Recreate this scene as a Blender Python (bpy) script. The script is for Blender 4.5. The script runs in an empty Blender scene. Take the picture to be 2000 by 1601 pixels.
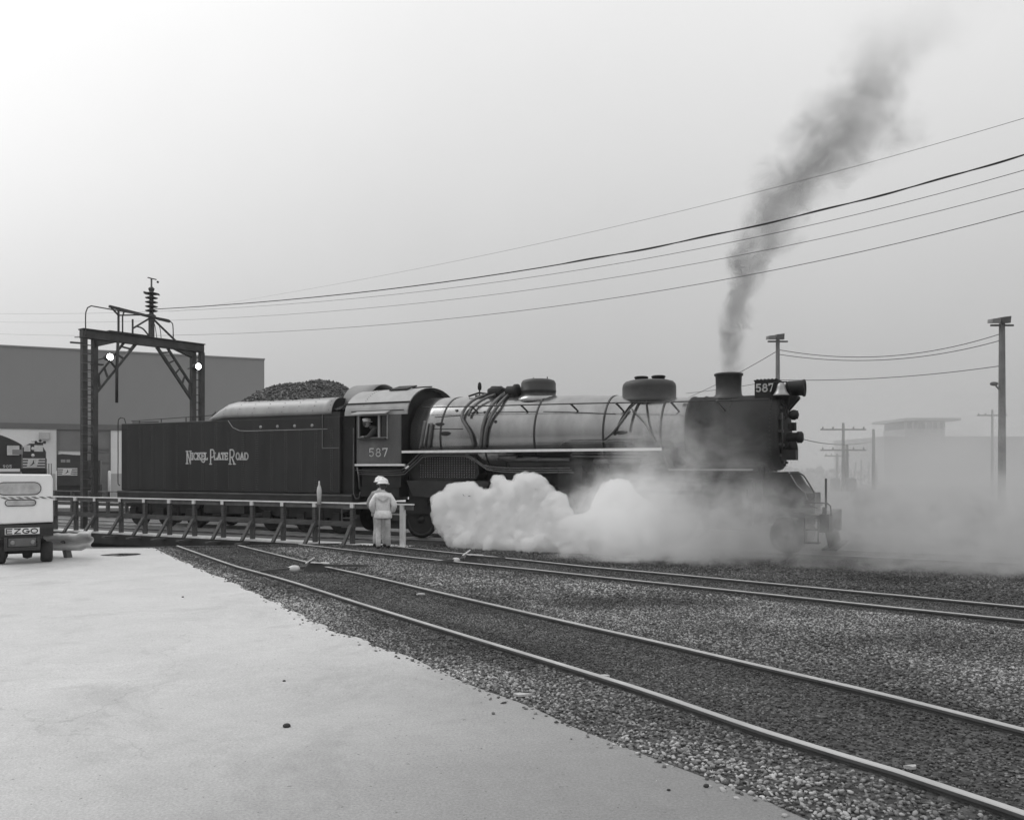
import bpy, bmesh, math, random
import numpy as np
from mathutils import Vector, Matrix, noise
from mathutils.geometry import delaunay_2d_cdt
random.seed(7); np.random.seed(7)
R = math.radians
S = bpy.context.scene
COL = S.collection
CAMZ = 2.1; FPX = 1650.0; HY = 915.0

# ------------------------------------------------------------------ camera
cd = bpy.data.cameras.new('camera'); cam = bpy.data.objects.new('camera', cd); COL.objects.link(cam)
cam.location = (0, 0, CAMZ); cam.rotation_euler = (R(90), 0, 0)
cd.sensor_width = 36; cd.lens = 36*FPX/2000; cd.shift_y = (HY-800.5)/2000
cd.clip_start = .1; cd.clip_end = 3000
S.camera = cam

# ------------------------------------------------------------------ sky and light
SUN_EL, SUN_AZ = 48, -62          # azimuth from the view axis, negative = left
w = bpy.data.worlds.new('World'); S.world = w; w.use_nodes = True
nt = w.node_tree; nt.nodes.clear(); N = nt.nodes.new; LK = nt.links.new
def M_(op, a, b=None, c=None, tree=None, clamp=False):
    t = tree or nt
    n = t.nodes.new('ShaderNodeMath'); n.operation = op; n.use_clamp = clamp
    for i, x in enumerate((a, b, c)):
        if x is None: continue
        if isinstance(x, (int, float)): n.inputs[i].default_value = x
        else: t.links.new(x, n.inputs[i])
    return n.outputs[0]
tc = N('ShaderNodeTexCoord'); sep = N('ShaderNodeSeparateXYZ'); LK(tc.outputs['Generated'], sep.inputs[0])
el = M_('MAXIMUM', sep.outputs['Z'], 0.0)
grad = M_('MULTIPLY_ADD', el, 10.0, 4.2)                # overcast sky: zenith about three times the horizon
d = Vector((math.sin(R(-52))*math.cos(R(16)), math.cos(R(-52))*math.cos(R(16)), math.sin(R(16))))
dp = N('ShaderNodeVectorMath'); dp.operation = 'DOT_PRODUCT'; LK(tc.outputs['Generated'], dp.inputs[0]); dp.inputs[1].default_value = d
glow = M_('POWER', M_('MAXIMUM', dp.outputs['Value'], 0.0), 8.0)
tot = M_('MULTIPLY', grad, M_('MULTIPLY_ADD', glow, 0.58, 0.92))
nz = N('ShaderNodeTexNoise'); nz.inputs['Scale'].default_value = 2.0; nz.inputs['Detail'].default_value = 5; nz.inputs['Roughness'].default_value = .6
LK(tc.outputs['Generated'], nz.inputs['Vector'])
tot = M_('MULTIPLY', tot, M_('MULTIPLY_ADD', nz.outputs['Fac'], 0.16, 0.92))
sky = N('ShaderNodeTexSky'); sky.sky_type = 'NISHITA'; sky.sun_disc = False
sky.sun_elevation = R(SUN_EL); sky.sun_rotation = R(SUN_AZ); sky.dust_density = 5; sky.air_density = 1
bw = N('ShaderNodeRGBToBW'); LK(sky.outputs[0], bw.inputs[0])
tot = M_('ADD', tot, M_('MULTIPLY', bw.outputs[0], 0.04))
bg = N('ShaderNodeBackground'); bg.inputs['Strength'].default_value = 0.1
LK(tot, bg.inputs['Color']); wo = N('ShaderNodeOutputWorld'); LK(bg.outputs[0], wo.inputs['Surface'])
sd = bpy.data.lights.new('sun', 'SUN'); sd.energy = 0.7; sd.angle = R(25); sd.color = (1, 1, 1)
sun = bpy.data.objects.new('sun', sd); COL.objects.link(sun)
dv = Vector((math.sin(R(SUN_AZ))*math.cos(R(SUN_EL)), math.cos(R(SUN_AZ))*math.cos(R(SUN_EL)), math.sin(R(SUN_EL))))
sun.rotation_euler = dv.to_track_quat('Z', 'Y').to_euler()
S.view_settings.view_transform = 'Standard'; S.view_settings.look = 'None'
S.view_settings.exposure = 0; S.view_settings.gamma = 1; S.view_settings.use_curve_mapping = False
S.render.engine = 'CYCLES'
cy = S.cycles
cy.max_bounces = 12; cy.diffuse_bounces = 3; cy.glossy_bounces = 2; cy.volume_bounces = 9; cy.transparent_max_bounces = 12
cy.volume_step_rate = 2.0; cy.volume_max_steps = 128
cy.use_denoising = True; cy.sample_clamp_indirect = 6
S.render.film_transparent = False

# ------------------------------------------------------------------ materials (a black and white photograph: greys only)
def mat(name, v, rough=.7, metal=0.0, amp=.25, scale=3.0, bump=.0, bscale=40.0, spec=.36, streak=None, detail=6):
    m = bpy.data.materials.new(name); m.use_nodes = True; t = m.node_tree; b = t.nodes['Principled BSDF']
    b.inputs['Roughness'].default_value = rough; b.inputs['Metallic'].default_value = metal
    b.inputs['Specular IOR Level'].default_value = spec
    co = t.nodes.new('ShaderNodeTexCoord'); vec = co.outputs['Object']
    if streak:
        mp = t.nodes.new('ShaderNodeMapping'); mp.inputs['Scale'].default_value = streak; t.links.new(vec, mp.inputs[0]); sv = mp.outputs[0]
    else: sv = vec
    n = t.nodes.new('ShaderNodeTexNoise'); n.inputs['Scale'].default_value = scale; n.inputs['Detail'].default_value = detail; n.inputs['Roughness'].default_value = .62
    t.links.new(sv, n.inputs['Vector'])
    mr = t.nodes.new('ShaderNodeMapRange'); mr.inputs['From Min'].default_value = .28; mr.inputs['From Max'].default_value = .72
    mr.inputs['To Min'].default_value = v*(1-amp); mr.inputs['To Max'].default_value = v*(1+amp)
    t.links.new(n.outputs['Fac'], mr.inputs[0]); t.links.new(mr.outputs[0], b.inputs['Base Color'])
    rr = t.nodes.new('ShaderNodeMapRange'); rr.inputs['To Min'].default_value = max(.05, rough-.12); rr.inputs['To Max'].default_value = min(1, rough+.12)
    t.links.new(n.outputs['Fac'], rr.inputs[0]); t.links.new(rr.outputs[0], b.inputs['Roughness'])
    if bump:
        n2 = t.nodes.new('ShaderNodeTexNoise'); n2.inputs['Scale'].default_value = bscale; n2.inputs['Detail'].default_value = 5
        t.links.new(vec, n2.inputs['Vector'])
        bp = t.nodes.new('ShaderNodeBump'); bp.inputs['Strength'].default_value = bump; bp.inputs['Distance'].default_value = .02
        t.links.new(n2.outputs['Fac'], bp.inputs['Height']); t.links.new(bp.outputs[0], b.inputs['Normal'])
    return m
def smooth(t, x, a, b, lo=0, hi=1):
    mr = t.nodes.new('ShaderNodeMapRange'); mr.interpolation_type = 'SMOOTHSTEP'; t.links.new(x, mr.inputs[0])
    for i, q in enumerate((a, b, lo, hi)): mr.inputs[i+1].default_value = q
    return mr.outputs[0]
MT = {}
MT['black'] = mat('engine_black', .018, .42, 0, .5, 1.3, .15, 6)
MT['sooty'] = mat('soot_black', .015, .7, 0, .5, 2)
MT['boiler'] = mat('boiler_jacket', .28, .22, .8, .3, 1.1, .12, 3, streak=(1, 1, .35))
MT['grey_black'] = mat('weathered_black', .035, .5, 0, .45, 2.2)
MT['cab'] = mat('cab_side', .10, .38, .1, .45, 1.5, .1, 4, streak=(1.2, 1.2, .4))
MT['tank'] = mat('tender_tank', .018, .40, 0, .55, .9, .6, 1.4, streak=(1.5, 1, .35))
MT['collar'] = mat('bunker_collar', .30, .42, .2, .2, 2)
MT['roof'] = mat('cab_roof', .32, .5, .1, .2, 2)
MT['white'] = mat('white_paint', .75, .5, 0, .12, 6)
MT['lettering'] = mat('lettering_paint', .60, .6, 0, .15, 10)
MT['off_white'] = mat('worn_white', .55, .6, 0, .2, 5)
MT['pipe'] = mat('pipe_steel', .12, .4, .3, .3, 4)
MT['silver'] = mat('dull_bell_metal', .3, .38, .7, .2, 6)
MT['glass'] = mat('dark_glass', .03, .08, 0, .2, 1)
MT['rail'] = mat('rail_head', .40, .5, .1, .2, 3, streak=(.5, .5, 3))
MT['rail_web'] = mat('rail_web', .09, .8, 0, .3, 5)
MT['timber'] = mat('dark_timber', .085, .85, 0, .4, 3, .3, 30, streak=(1, 1, 6))
MT['plank'] = mat('grey_plank', .13, .85, 0, .3, 3, .3, 30)
MT['cap'] = mat('painted_cap', .72, .6, 0, .2, 4)
MT['girder'] = mat('bridge_girder', .035, .75, 0, .5, 1.5)
MT['gantry'] = mat('gantry_steel', .055, .65, 0, .4, 2.5)
MT['porcelain'] = mat('insulator', .05, .25, 0, .2, 3)
MT['shed'] = mat('shed_cladding', .235, .7, 0, .04, .6)
MT['band'] = mat('shed_band', .13, .7, 0, .1, .6)
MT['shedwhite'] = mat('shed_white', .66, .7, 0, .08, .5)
MT['shedlow'] = mat('shed_plinth', .40, .8, 0, .12, .8)
MT['door'] = mat('shed_door', .16, .6, 0, .15, .6)
MT['dark'] = mat('doorway_shade', .03, .8, 0, .3, 1)
MT['diesel'] = mat('diesel_black', .035, .4, 0, .3, 1)
MT['asphalt_far'] = mat('far_yard', .42, .8, 0, .15, .2)
MT['concrete'] = mat('concrete', .45, .85, 0, .25, 1.5, .3, 25)
MT['cart'] = mat('cart_white', .78, .35, 0, .06, 2)
MT['rubber'] = mat('rubber', .03, .8, 0, .3, 6)
MT['guard'] = mat('galvanised', .45, .5, .2, .15, 3)
MT['jacket'] = mat('light_jacket', .72, .9, 0, .2, 8, .4, 14)
MT['jacket_grey'] = mat('grey_jacket', .30, .9, 0, .15, 8, .4, 14)
MT['jacket_dark'] = mat('dark_overalls', .06, .9, 0, .3, 8)
MT['trousers'] = mat('light_trousers', .48, .9, 0, .3, 8, .5, 12)
MT['skin'] = mat('skin', .33, .6, 0, .1, 8)
MT['hair'] = mat('hair', .06, .8, 0, .3, 30)
MT['helmet'] = mat('white_helmet', .78, .35, 0, .05, 4)
MT['shoe'] = mat('shoe', .02, .6, 0, .3, 4)
MT['coal'] = mat('coal', .06, .4, 0, .7, 4, .5, 20)
MT['rivet'] = mat('rivet_paint', .12, .5, .2, .3, 4)
MT['pole'] = mat('weathered_pole', .10, .85, 0, .3, 2)
MT['wire'] = mat('wire_black', .03, .7, 0, .2, 2)
MT['tower'] = mat('tower_wall', .28, .85, 0, .15, .3)  # base colour lightened to stand in for haze over the building
MT['foliage'] = mat('foliage', .05, .9, 0, .4, 2)
MT['lamp'] = bpy.data.materials.new('lamp_glow'); MT['lamp'].use_nodes = True
_b = MT['lamp'].node_tree.nodes['Principled BSDF']; _b.inputs['Emission Color'].default_value = (1, 1, 1, 1); _b.inputs['Emission Strength'].default_value = 30

# ------------------------------------------------------------------ mesh helpers
class MB:
    def __init__(s): s.v = []; s.f = []; s.sm = []
    def add(s, vs, fs, sm=False):
        o = len(s.v); s.v += [tuple(v) for v in vs]; s.f += [tuple(i+o for i in f) for f in fs]; s.sm += [sm]*len(fs); return s
    def box(s, x0, x1, y0, y1, z0, z1):
        return s.add([(x0,y0,z0),(x1,y0,z0),(x1,y1,z0),(x0,y1,z0),(x0,y0,z1),(x1,y0,z1),(x1,y1,z1),(x0,y1,z1)],
              [(0,3,2,1),(4,5,6,7),(0,1,5,4),(1,2,6,5),(2,3,7,6),(3,0,4,7)])
    def bar(s, a, b, w, h=None, up=(0,0,1)):
        a = Vector(a); b = Vector(b); h = h or w; d = (b-a).normalized(); up = Vector(up)
        if abs(d.dot(up)) > .98: up = Vector((0,1,0)) if abs(d.y) < .9 else Vector((1,0,0))
        x = d.cross(up).normalized()*w/2; y = d.cross(x).normalized()*h/2
        vs = [p+i*x+j*y for p in (a,b) for i,j in ((-1,-1),(1,-1),(1,1),(-1,1))]
        return s.add(vs, [(0,1,2,3),(7,6,5,4),(0,4,5,1),(1,5,6,2),(2,6,7,3),(3,7,4,0)])
    def tube(s, pts, r, n=8, closed=False, cap=True):
        pts = [Vector(p) for p in pts]; rs = r if isinstance(r, (list, tuple)) else [r]*len(pts)
        rings = []; prev = None
        for i, p in enumerate(pts):
            a = pts[i-1] if i else pts[i]; b = pts[i+1] if i < len(pts)-1 else pts[i]
            d = (b-a).normalized()
            if prev is None:
                u = d.cross(Vector((0,0,1)))
                if u.length < .1: u = d.cross(Vector((0,1,0)))
            else: u = prev - d*prev.dot(d)
            u.normalize(); prev = u; vv = d.cross(u)
            rings.append([p+(u*math.cos(2*math.pi*k/n)+vv*math.sin(2*math.pi*k/n))*rs[i] for k in range(n)])
        vs = [q for rg in rings for q in rg]; fs = []
        for i in range(len(pts)-1):
            for k in range(n):
                fs.append((i*n+k, i*n+(k+1)%n, (i+1)*n+(k+1)%n, (i+1)*n+k))
        s.add(vs, fs, True)
        if cap and n > 2:
            o = len(s.v)-len(vs)
            s.f.append(tuple(o+k for k in range(n))[::-1]); s.sm.append(False)
            s.f.append(tuple(o+len(vs)-n+k for k in range(n))); s.sm.append(False)
        return s
    def lathe(s, prof, c=(0,0,0), axis='z', n=28, sx=1, sy=1):
        """prof: [(r, h)]"""
        vs = []; fs = []
        for r, h in prof:
            for k in range(n):
                a = 2*math.pi*k/n; x = r*math.cos(a)*sx; y = r*math.sin(a)*sy
                if axis == 'z': q = (x, y, h)
                elif axis == 'x': q = (h, x, y)
                else: q = (x, h, y)
                vs.append((q[0]+c[0], q[1]+c[1], q[2]+c[2]))
        for i in range(len(prof)-1):
            for k in range(n): fs.append((i*n+k, i*n+(k+1)%n, (i+1)*n+(k+1)%n, (i+1)*n+k))
        o = len(s.v)
        s.add(vs, fs, True)
        if prof[0][0] > 1e-4: s.f.append(tuple(o+k for k in range(n))[::-1]); s.sm.append(False)
        if prof[-1][0] > 1e-4: s.f.append(tuple(o+len(vs)-n+k for k in range(n))); s.sm.append(False)
        return s
    def prism(s, poly, lo, hi, axis='y'):
        """poly in the two other axes (x,z for axis y; y,z for axis x; x,y for z)"""
        def q(a, b, h): return (a,h,b) if axis == 'y' else ((h,a,b) if axis == 'x' else (a,b,h))
        n = len(poly); vs = [q(a,b,lo) for a,b in poly]+[q(a,b,hi) for a,b in poly]
        fs = [tuple(range(n))[::-1], tuple(range(n, 2*n))]+[(i,(i+1)%n,n+(i+1)%n,n+i) for i in range(n)]
        return s.add(vs, fs)
    def sheet(s, rows, th=None, sm=True):
        """rows: list of lists of points -> grid surface"""
        m = len(rows[0]); vs = [p for r in rows for p in r]
        fs = [(i*m+j, i*m+j+1, (i+1)*m+j+1, (i+1)*m+j) for i in range(len(rows)-1) for j in range(m-1)]
        return s.add(vs, fs, sm)
    def dot(s, p, r, ax=1):
        p = Vector(p); vs = [p+Vector(v)*r for v in ((1,0,0),(0,1,0),(-1,0,0),(0,-1,0),(0,0,1),(0,0,-1))]
        return s.add(vs, [(0,1,4),(1,2,4),(2,3,4),(3,0,4),(1,0,5),(2,1,5),(3,2,5),(0,3,5)], True)
    def ball(s, c, r, sc=(1,1,1), n=12):
        prof = [(math.sin(math.pi*i/8), -math.cos(math.pi*i/8)) for i in range(9)]
        vs = []; fs = []
        for a, h in prof:
            for k in range(n):
                t = 2*math.pi*k/n; vs.append((c[0]+r*a*math.cos(t)*sc[0], c[1]+r*a*math.sin(t)*sc[1], c[2]+r*h*sc[2]))
        for i in range(8):
            for k in range(n): fs.append((i*n+k, i*n+(k+1)%n, (i+1)*n+(k+1)%n, (i+1)*n+k))
        return s.add(vs, fs, True)
    def build(s, name, m, parent=None, off=(0,0,0), bevel=0, solid=0):
        me = bpy.data.meshes.new(name)
        me.from_pydata([(x-off[0], y-off[1], z-off[2]) for x,y,z in s.v], [], s.f)
        me.polygons.foreach_set('use_smooth', s.sm); me.materials.append(MT[m] if isinstance(m, str) else m)
        bm = bmesh.new(); bm.from_mesh(me); bmesh.ops.remove_doubles(bm, verts=bm.verts, dist=1e-5) if len(s.v) < 4000 and not bevel else None
        bmesh.ops.recalc_face_normals(bm, faces=bm.faces); bm.to_mesh(me); bm.free()
        me.update()
        o = bpy.data.objects.new(name, me); COL.objects.link(o)
        if parent: o.parent = parent
        if bevel:
            b = o.modifiers.new('b', 'BEVEL'); b.width = bevel; b.segments = 2; b.limit_method = 'ANGLE'
        if solid:
            b = o.modifiers.new('s', 'SOLIDIFY'); b.thickness = solid; b.offset = 0
        return o
def tag(o, label=None, cat=None, group=None, kind=None):
    for k, v in (('label', label), ('category', cat), ('group', group), ('kind', kind)):
        if v: o[k] = v
    return o
def empty(name, loc, rz=0, **k):
    o = bpy.data.objects.new(name, None); o.location = loc; o.rotation_euler = (0,0,rz); o.empty_display_size = .3
    COL.objects.link(o); return tag(o, **k)
def copy_tree(o, parent=None):
    c = o.copy(); COL.objects.link(c)
    if parent: c.parent = parent
    for ch in list(o.children): copy_tree(ch, c)
    return c
def dup(o, loc=None, parent=None, rot=None, scale=None):
    c = o.copy(); COL.objects.link(c)
    if parent: c.parent = parent
    if loc is not None: c.location = loc
    if rot is not None: c.rotation_euler = rot
    if scale is not None: c.scale = scale
    return c

# ------------------------------------------------------------------ survey: the yard's coordinates
CA, SA = .8944, .4472
OX, OY = 5.64, 22.0
ANG = -math.atan2(SA, CA)
def frame(px, py, yl):
    """position along the engine's track (u) and height of a point on the lateral plane yl"""
    t = (px-1000)/FPX; Y = (22.19+yl)/(SA*t+CA); X = t*Y
    return (X-OX)*CA-(Y-OY)*SA, CAMZ-(py-HY)*Y/FPX
def U(px, yl): return frame(px, 900, yl)[0]
def F(px, py, yl): a = frame(px, py, yl); return (a[0], yl, a[1])
def to_world(u, yl): return (OX+u*CA+yl*SA, OY-u*SA+yl*CA)
def zg(y): return .2 if y < 7 else (-.04 if y > 18 else .2-.24*(y-7)/11)
def G(px, py, dz=0):
    """the yard's surface under a sight line; dz = height above it"""
    Y = 15.0
    for _ in range(40):
        z = zg(Y)+dz; Y = .5*Y+.5*FPX*(CAMZ-z)/(py-HY)
    return ((px-1000)/FPX*Y, Y, zg(Y))
def W(px, py, Y): return ((px-1000)/FPX*Y, Y, CAMZ-(py-HY)*Y/FPX)

# ------------------------------------------------------------------ ground
NEAR = [(-420,1074),(-200,1072),(105,1070),(300,1069),(350,1067.5),(470,1066),(590,1063.5),(690,1061),(760,1058.5),(812,1052)]
pit = [G(*p)[:2] for p in NEAR] + [(-2.3,27.6),(-1.5,30),(-2,34),(-4.5,38.5),(-9,42),(-15,43.5),(-22,42.5),(-27.5,39),(-30.5,34),(-31,29),(-28.5,25),(-24.5,23)]
edge_px = [(300,1069),(345,1090),(400,1115),(500,1158),(600,1205),(690,1243),(800,1282),(900,1325),(1000,1365),(1100,1410),(1250,1470),(1400,1530),(1560,1597),(1700,1655),(1900,1740),(2300,1930)]
edge = [G(*p)[:2] for p in edge_px]
edge2 = []
for i in range(len(edge)-1):
    a = Vector(edge[i]); b = Vector(edge[i+1]); n = max(2, int((b-a).length/.25))
    for k in range(n):
        p = a.lerp(b, k/n); q = noise.noise(Vector((p.x*1.7, p.y*1.7, 0)))*.10+noise.noise(Vector((p.x*7, p.y*7, 3)))*.04
        nrm = Vector((-(b-a).y, (b-a).x)).normalized(); f = min(1, (i+k/n)/1.0)
        edge2.append(tuple(p+nrm*q*f))
edge2.append(edge[-1])
def inpoly(p, poly):
    x, y = p; c = False; j = len(poly)-1
    for i in range(len(poly)):
        xi, yi = poly[i]; xj, yj = poly[j]
        if (yi > y) != (yj > y) and x < (xj-xi)*(y-yi)/(yj-yi)+xi: c = not c
        j = i
    return c
asph_poly = edge2[::-1] + [pit[2], pit[1], pit[0], (-24.5,23)]+ [(-31,22), (-60,22), (-60,-25), (14,-25), (9,-2)]
def inpoly_v(p, poly):
    x = p[:, 0]; y = p[:, 1]; c = np.zeros(len(p), bool); q = np.array([a[:2] for a in poly]); j = len(q)-1
    for i in range(len(q)):
        (xi, yi), (xj, yj) = q[i], q[j]
        if yi != yj: c ^= ((yi > y) != (yj > y)) & (x < (xj-xi)*(y-yi)/(yj-yi)+xi)
        j = i
    return c
def on_asphalt(p): return inpoly(p, asph_poly)
def ground_tris():
    pts = []; segs = []
    def chain(c, closed):
        o = len(pts); pts.extend([Vector(p[:2]) for p in c])
        segs.extend([(o+i, o+i+1) for i in range(len(c)-1)]+([(o+len(c)-1, o)] if closed else []))
    chain(pit, True)
    chain(asph_poly, True)
    for y in np.arange(-24, 50, 2.0):
        for x in np.arange(-58, 58, 3.0): pts.append(Vector((x+.01*(y % 3), y)))
    for x in (-900, -450, -200, -100, 0, 100, 200, 450, 900):
        for y in (-60, 60, 90, 150, 300, 700, 1500): pts.append(Vector((x, y)))
    for y in (7, 18):
        for x in np.arange(-58, 58, 1.5): pts.append(Vector((x+.02, y)))
    vs, es, fs, *_ = delaunay_2d_cdt(pts, segs, [], 0, 1e-4)
    return vs, fs
vs, fs = ground_tris()
asp = MB(); yard = MB()
asp.v = [(v.x, v.y, zg(v.y)) for v in vs]; yard.v = list(asp.v)
for f in fs:
    c = sum((vs[i] for i in f), Vector((0,0)))/3
    if inpoly(c, pit): continue
    t = asp if on_asphalt(c) else yard
    t.f.append(tuple(f)); t.sm.append(True)
def clean(o):
    bm = bmesh.new(); bm.from_mesh(o.data); bmesh.ops.delete(bm, geom=[v for v in bm.verts if not v.link_faces], context='VERTS')
    for f in bm.faces:
        if f.normal.z < 0: f.normal_flip()
    bm.to_mesh(o.data); bm.free()
# paving: worn tarmac, pale on the left, darker towards the tracks
def paving_material():
    m = bpy.data.materials.new('worn_paving'); m.use_nodes = True; t = m.node_tree; b = t.nodes['Principled BSDF']
    L_ = t.links.new; g = t.nodes.new('ShaderNodeNewGeometry'); P = g.outputs['Position']
    def nz(sc, det, rough=.6, dist=0):
        n = t.nodes.new('ShaderNodeTexNoise'); n.inputs['Scale'].default_value = sc; n.inputs['Detail'].default_value = det; n.inputs['Roughness'].default_value = rough; n.inputs['Distortion'].default_value = dist
        L_(P, n.inputs['Vector']); return n.outputs['Fac']
    sp = t.nodes.new('ShaderNodeSeparateXYZ'); L_(P, sp.inputs[0])
    # base colour grades from pale at the left to dark along the tracks
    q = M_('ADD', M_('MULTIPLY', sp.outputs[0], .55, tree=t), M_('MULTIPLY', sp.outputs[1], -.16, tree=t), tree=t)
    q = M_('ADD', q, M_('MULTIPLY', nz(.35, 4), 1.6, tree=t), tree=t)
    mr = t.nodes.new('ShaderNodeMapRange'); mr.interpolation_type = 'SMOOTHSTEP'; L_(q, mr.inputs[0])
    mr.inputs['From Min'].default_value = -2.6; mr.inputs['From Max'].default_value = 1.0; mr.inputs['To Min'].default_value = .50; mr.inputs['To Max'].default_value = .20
    fine = M_('MULTIPLY_ADD', nz(55, 4, .85), 1.5, .25, tree=t)
    med = M_('MULTIPLY_ADD', nz(1.1, 7, .65, .3), .36, .82, tree=t)
    big = M_('MULTIPLY_ADD', nz(9, 5), .22, .89, tree=t)
    col = M_('MULTIPLY', M_('MULTIPLY', mr.outputs[0], fine, tree=t), M_('MULTIPLY', med, big, tree=t), tree=t)
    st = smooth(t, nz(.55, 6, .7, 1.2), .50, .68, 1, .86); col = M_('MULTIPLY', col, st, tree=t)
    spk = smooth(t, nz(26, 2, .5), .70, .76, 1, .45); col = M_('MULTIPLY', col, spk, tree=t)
    vo = t.nodes.new('ShaderNodeTexVoronoi'); vo.feature = 'DISTANCE_TO_EDGE'; vo.inputs['Scale'].default_value = .22
    wn = t.nodes.new('ShaderNodeTexNoise'); wn.inputs['Scale'].default_value = 1.3; wn.inputs['Detail'].default_value = 6; L_(P, wn.inputs['Vector'])
    wv = t.nodes.new('ShaderNodeVectorMath'); wv.operation = 'MULTIPLY_ADD'; L_(wn.outputs['Color'], wv.inputs[0]); wv.inputs[1].default_value = (1.3,1.3,0); L_(P, wv.inputs[2]); L_(wv.outputs[0], vo.inputs['Vector'])
    ck = smooth(t, vo.outputs['Distance'], .0, .003, .84, 1); gate = smooth(t, nz(.4, 2), .52, .60)
    ck = M_('ADD', 1.0, M_('MULTIPLY', M_('ADD', ck, -1.0, tree=t), gate, tree=t), tree=t); col = M_('MULTIPLY', col, ck, tree=t)
    L_(col, b.inputs['Base Color'])
    rr = M_('MULTIPLY_ADD', nz(.8, 5), .4, .45, tree=t); b.inputs['Specular IOR Level'].default_value = .35; L_(rr, b.inputs['Roughness'])
    bp = t.nodes.new('ShaderNodeBump'); bp.inputs['Strength'].default_value = .5; bp.inputs['Distance'].default_value = .006; L_(nz(160, 3, .7), bp.inputs['Height']); L_(bp.outputs[0], b.inputs['Normal'])
    return m
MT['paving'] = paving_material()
def ballast_material(name, stones):
    m = bpy.data.materials.new(name); m.use_nodes = True; t = m.node_tree; b = t.nodes['Principled BSDF']
    L_ = t.links.new; g = t.nodes.new('ShaderNodeNewGeometry'); P = g.outputs['Position']
    b.inputs['Roughness'].default_value = .85
    at = t.nodes.new('ShaderNodeAttribute'); at.attribute_name = 'tone'
    if stones:
        rnd = g.outputs['Random Per Island']
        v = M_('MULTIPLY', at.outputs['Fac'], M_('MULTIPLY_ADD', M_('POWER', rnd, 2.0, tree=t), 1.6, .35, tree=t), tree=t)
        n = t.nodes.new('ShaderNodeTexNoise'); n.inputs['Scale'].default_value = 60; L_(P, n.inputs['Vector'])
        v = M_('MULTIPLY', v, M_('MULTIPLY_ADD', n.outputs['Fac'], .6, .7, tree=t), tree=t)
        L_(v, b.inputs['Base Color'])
    else:
        vo = t.nodes.new('ShaderNodeTexVoronoi'); vo.inputs['Scale'].default_value = 20; vo.inputs['Randomness'].default_value = 1; L_(P, vo.inputs['Vector'])
        sp = t.nodes.new('ShaderNodeSeparateColor'); L_(vo.outputs['Color'], sp.inputs[0])
        n = t.nodes.new('ShaderNodeTexNoise'); n.inputs['Scale'].default_value = .5; n.inputs['Detail'].default_value = 6; L_(P, n.inputs['Vector'])
        v = M_('MULTIPLY', M_('MULTIPLY_ADD', M_('POWER', sp.outputs[0], 1.8, tree=t), .07, .02, tree=t), M_('MULTIPLY_ADD', n.outputs['Fac'], 1.0, .45, tree=t), tree=t)
        L_(v, b.inputs['Base Color'])
        bp = t.nodes.new('ShaderNodeBump'); bp.inputs['Strength'].default_value = 1; bp.inputs['Distance'].default_value = .03; bp.invert = True
        L_(vo.outputs['Distance'], bp.inputs['Height']); L_(bp.outputs[0], b.inputs['Normal'])
    return m
MT['ballast'] = ballast_material('ballast_bed', False); MT['stones'] = ballast_material('ballast_stones', True)
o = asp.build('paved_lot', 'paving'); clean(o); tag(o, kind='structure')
o = yard.build('yard_ground', 'ballast'); clean(o); tag(o, kind='structure')
# bright concrete apron beyond the pit, in front of the engine shed
ap = MB().add([(-90,46,-.036),(-6,46,-.036),(8,56,-.036),(8,78,-.036),(-90,62,-.036)], [(0,1,2,3,4)])
tag(ap.build('concrete_apron', 'asphalt_far'), kind='structure')
# turntable pit
pw = MB()
cx = sum(p[0] for p in pit)/len(pit); cyy = sum(p[1] for p in pit)/len(pit)
for i in range(len(pit)):
    a = pit[i]; b = pit[(i+1) % len(pit)]
    pw.add([(a[0],a[1],-.04),(b[0],b[1],-.04),(b[0],b[1],-1.9),(a[0],a[1],-1.9)], [(0,1,2,3)])
pw.add([(p[0],p[1],-1.9) for p in pit], [tuple(range(len(pit)))])
tag(pw.build('turntable_pit', 'girder'), kind='structure')
rim = MB()
for i in range(len(pit)):
    a = Vector(pit[i]); b = Vector(pit[(i+1) % len(pit)]); c = Vector((-14, 32))
    ia = a+(c-a).normalized()*.16; ib = b+(c-b).normalized()*.16
    oa = a-(c-a).normalized()*.12; ob = b-(c-b).normalized()*.12
    rim.add([(oa.x,oa.y,-.03),(ob.x,ob.y,-.03),(ib.x,ib.y,-.03),(ia.x,ia.y,-.03),(ib.x,ib.y,-.3),(ia.x,ia.y,-.3)], [(0,1,2,3),(3,2,4,5)])
tag(rim.build('pit_coping', 'grey_black'), kind='structure')

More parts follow.
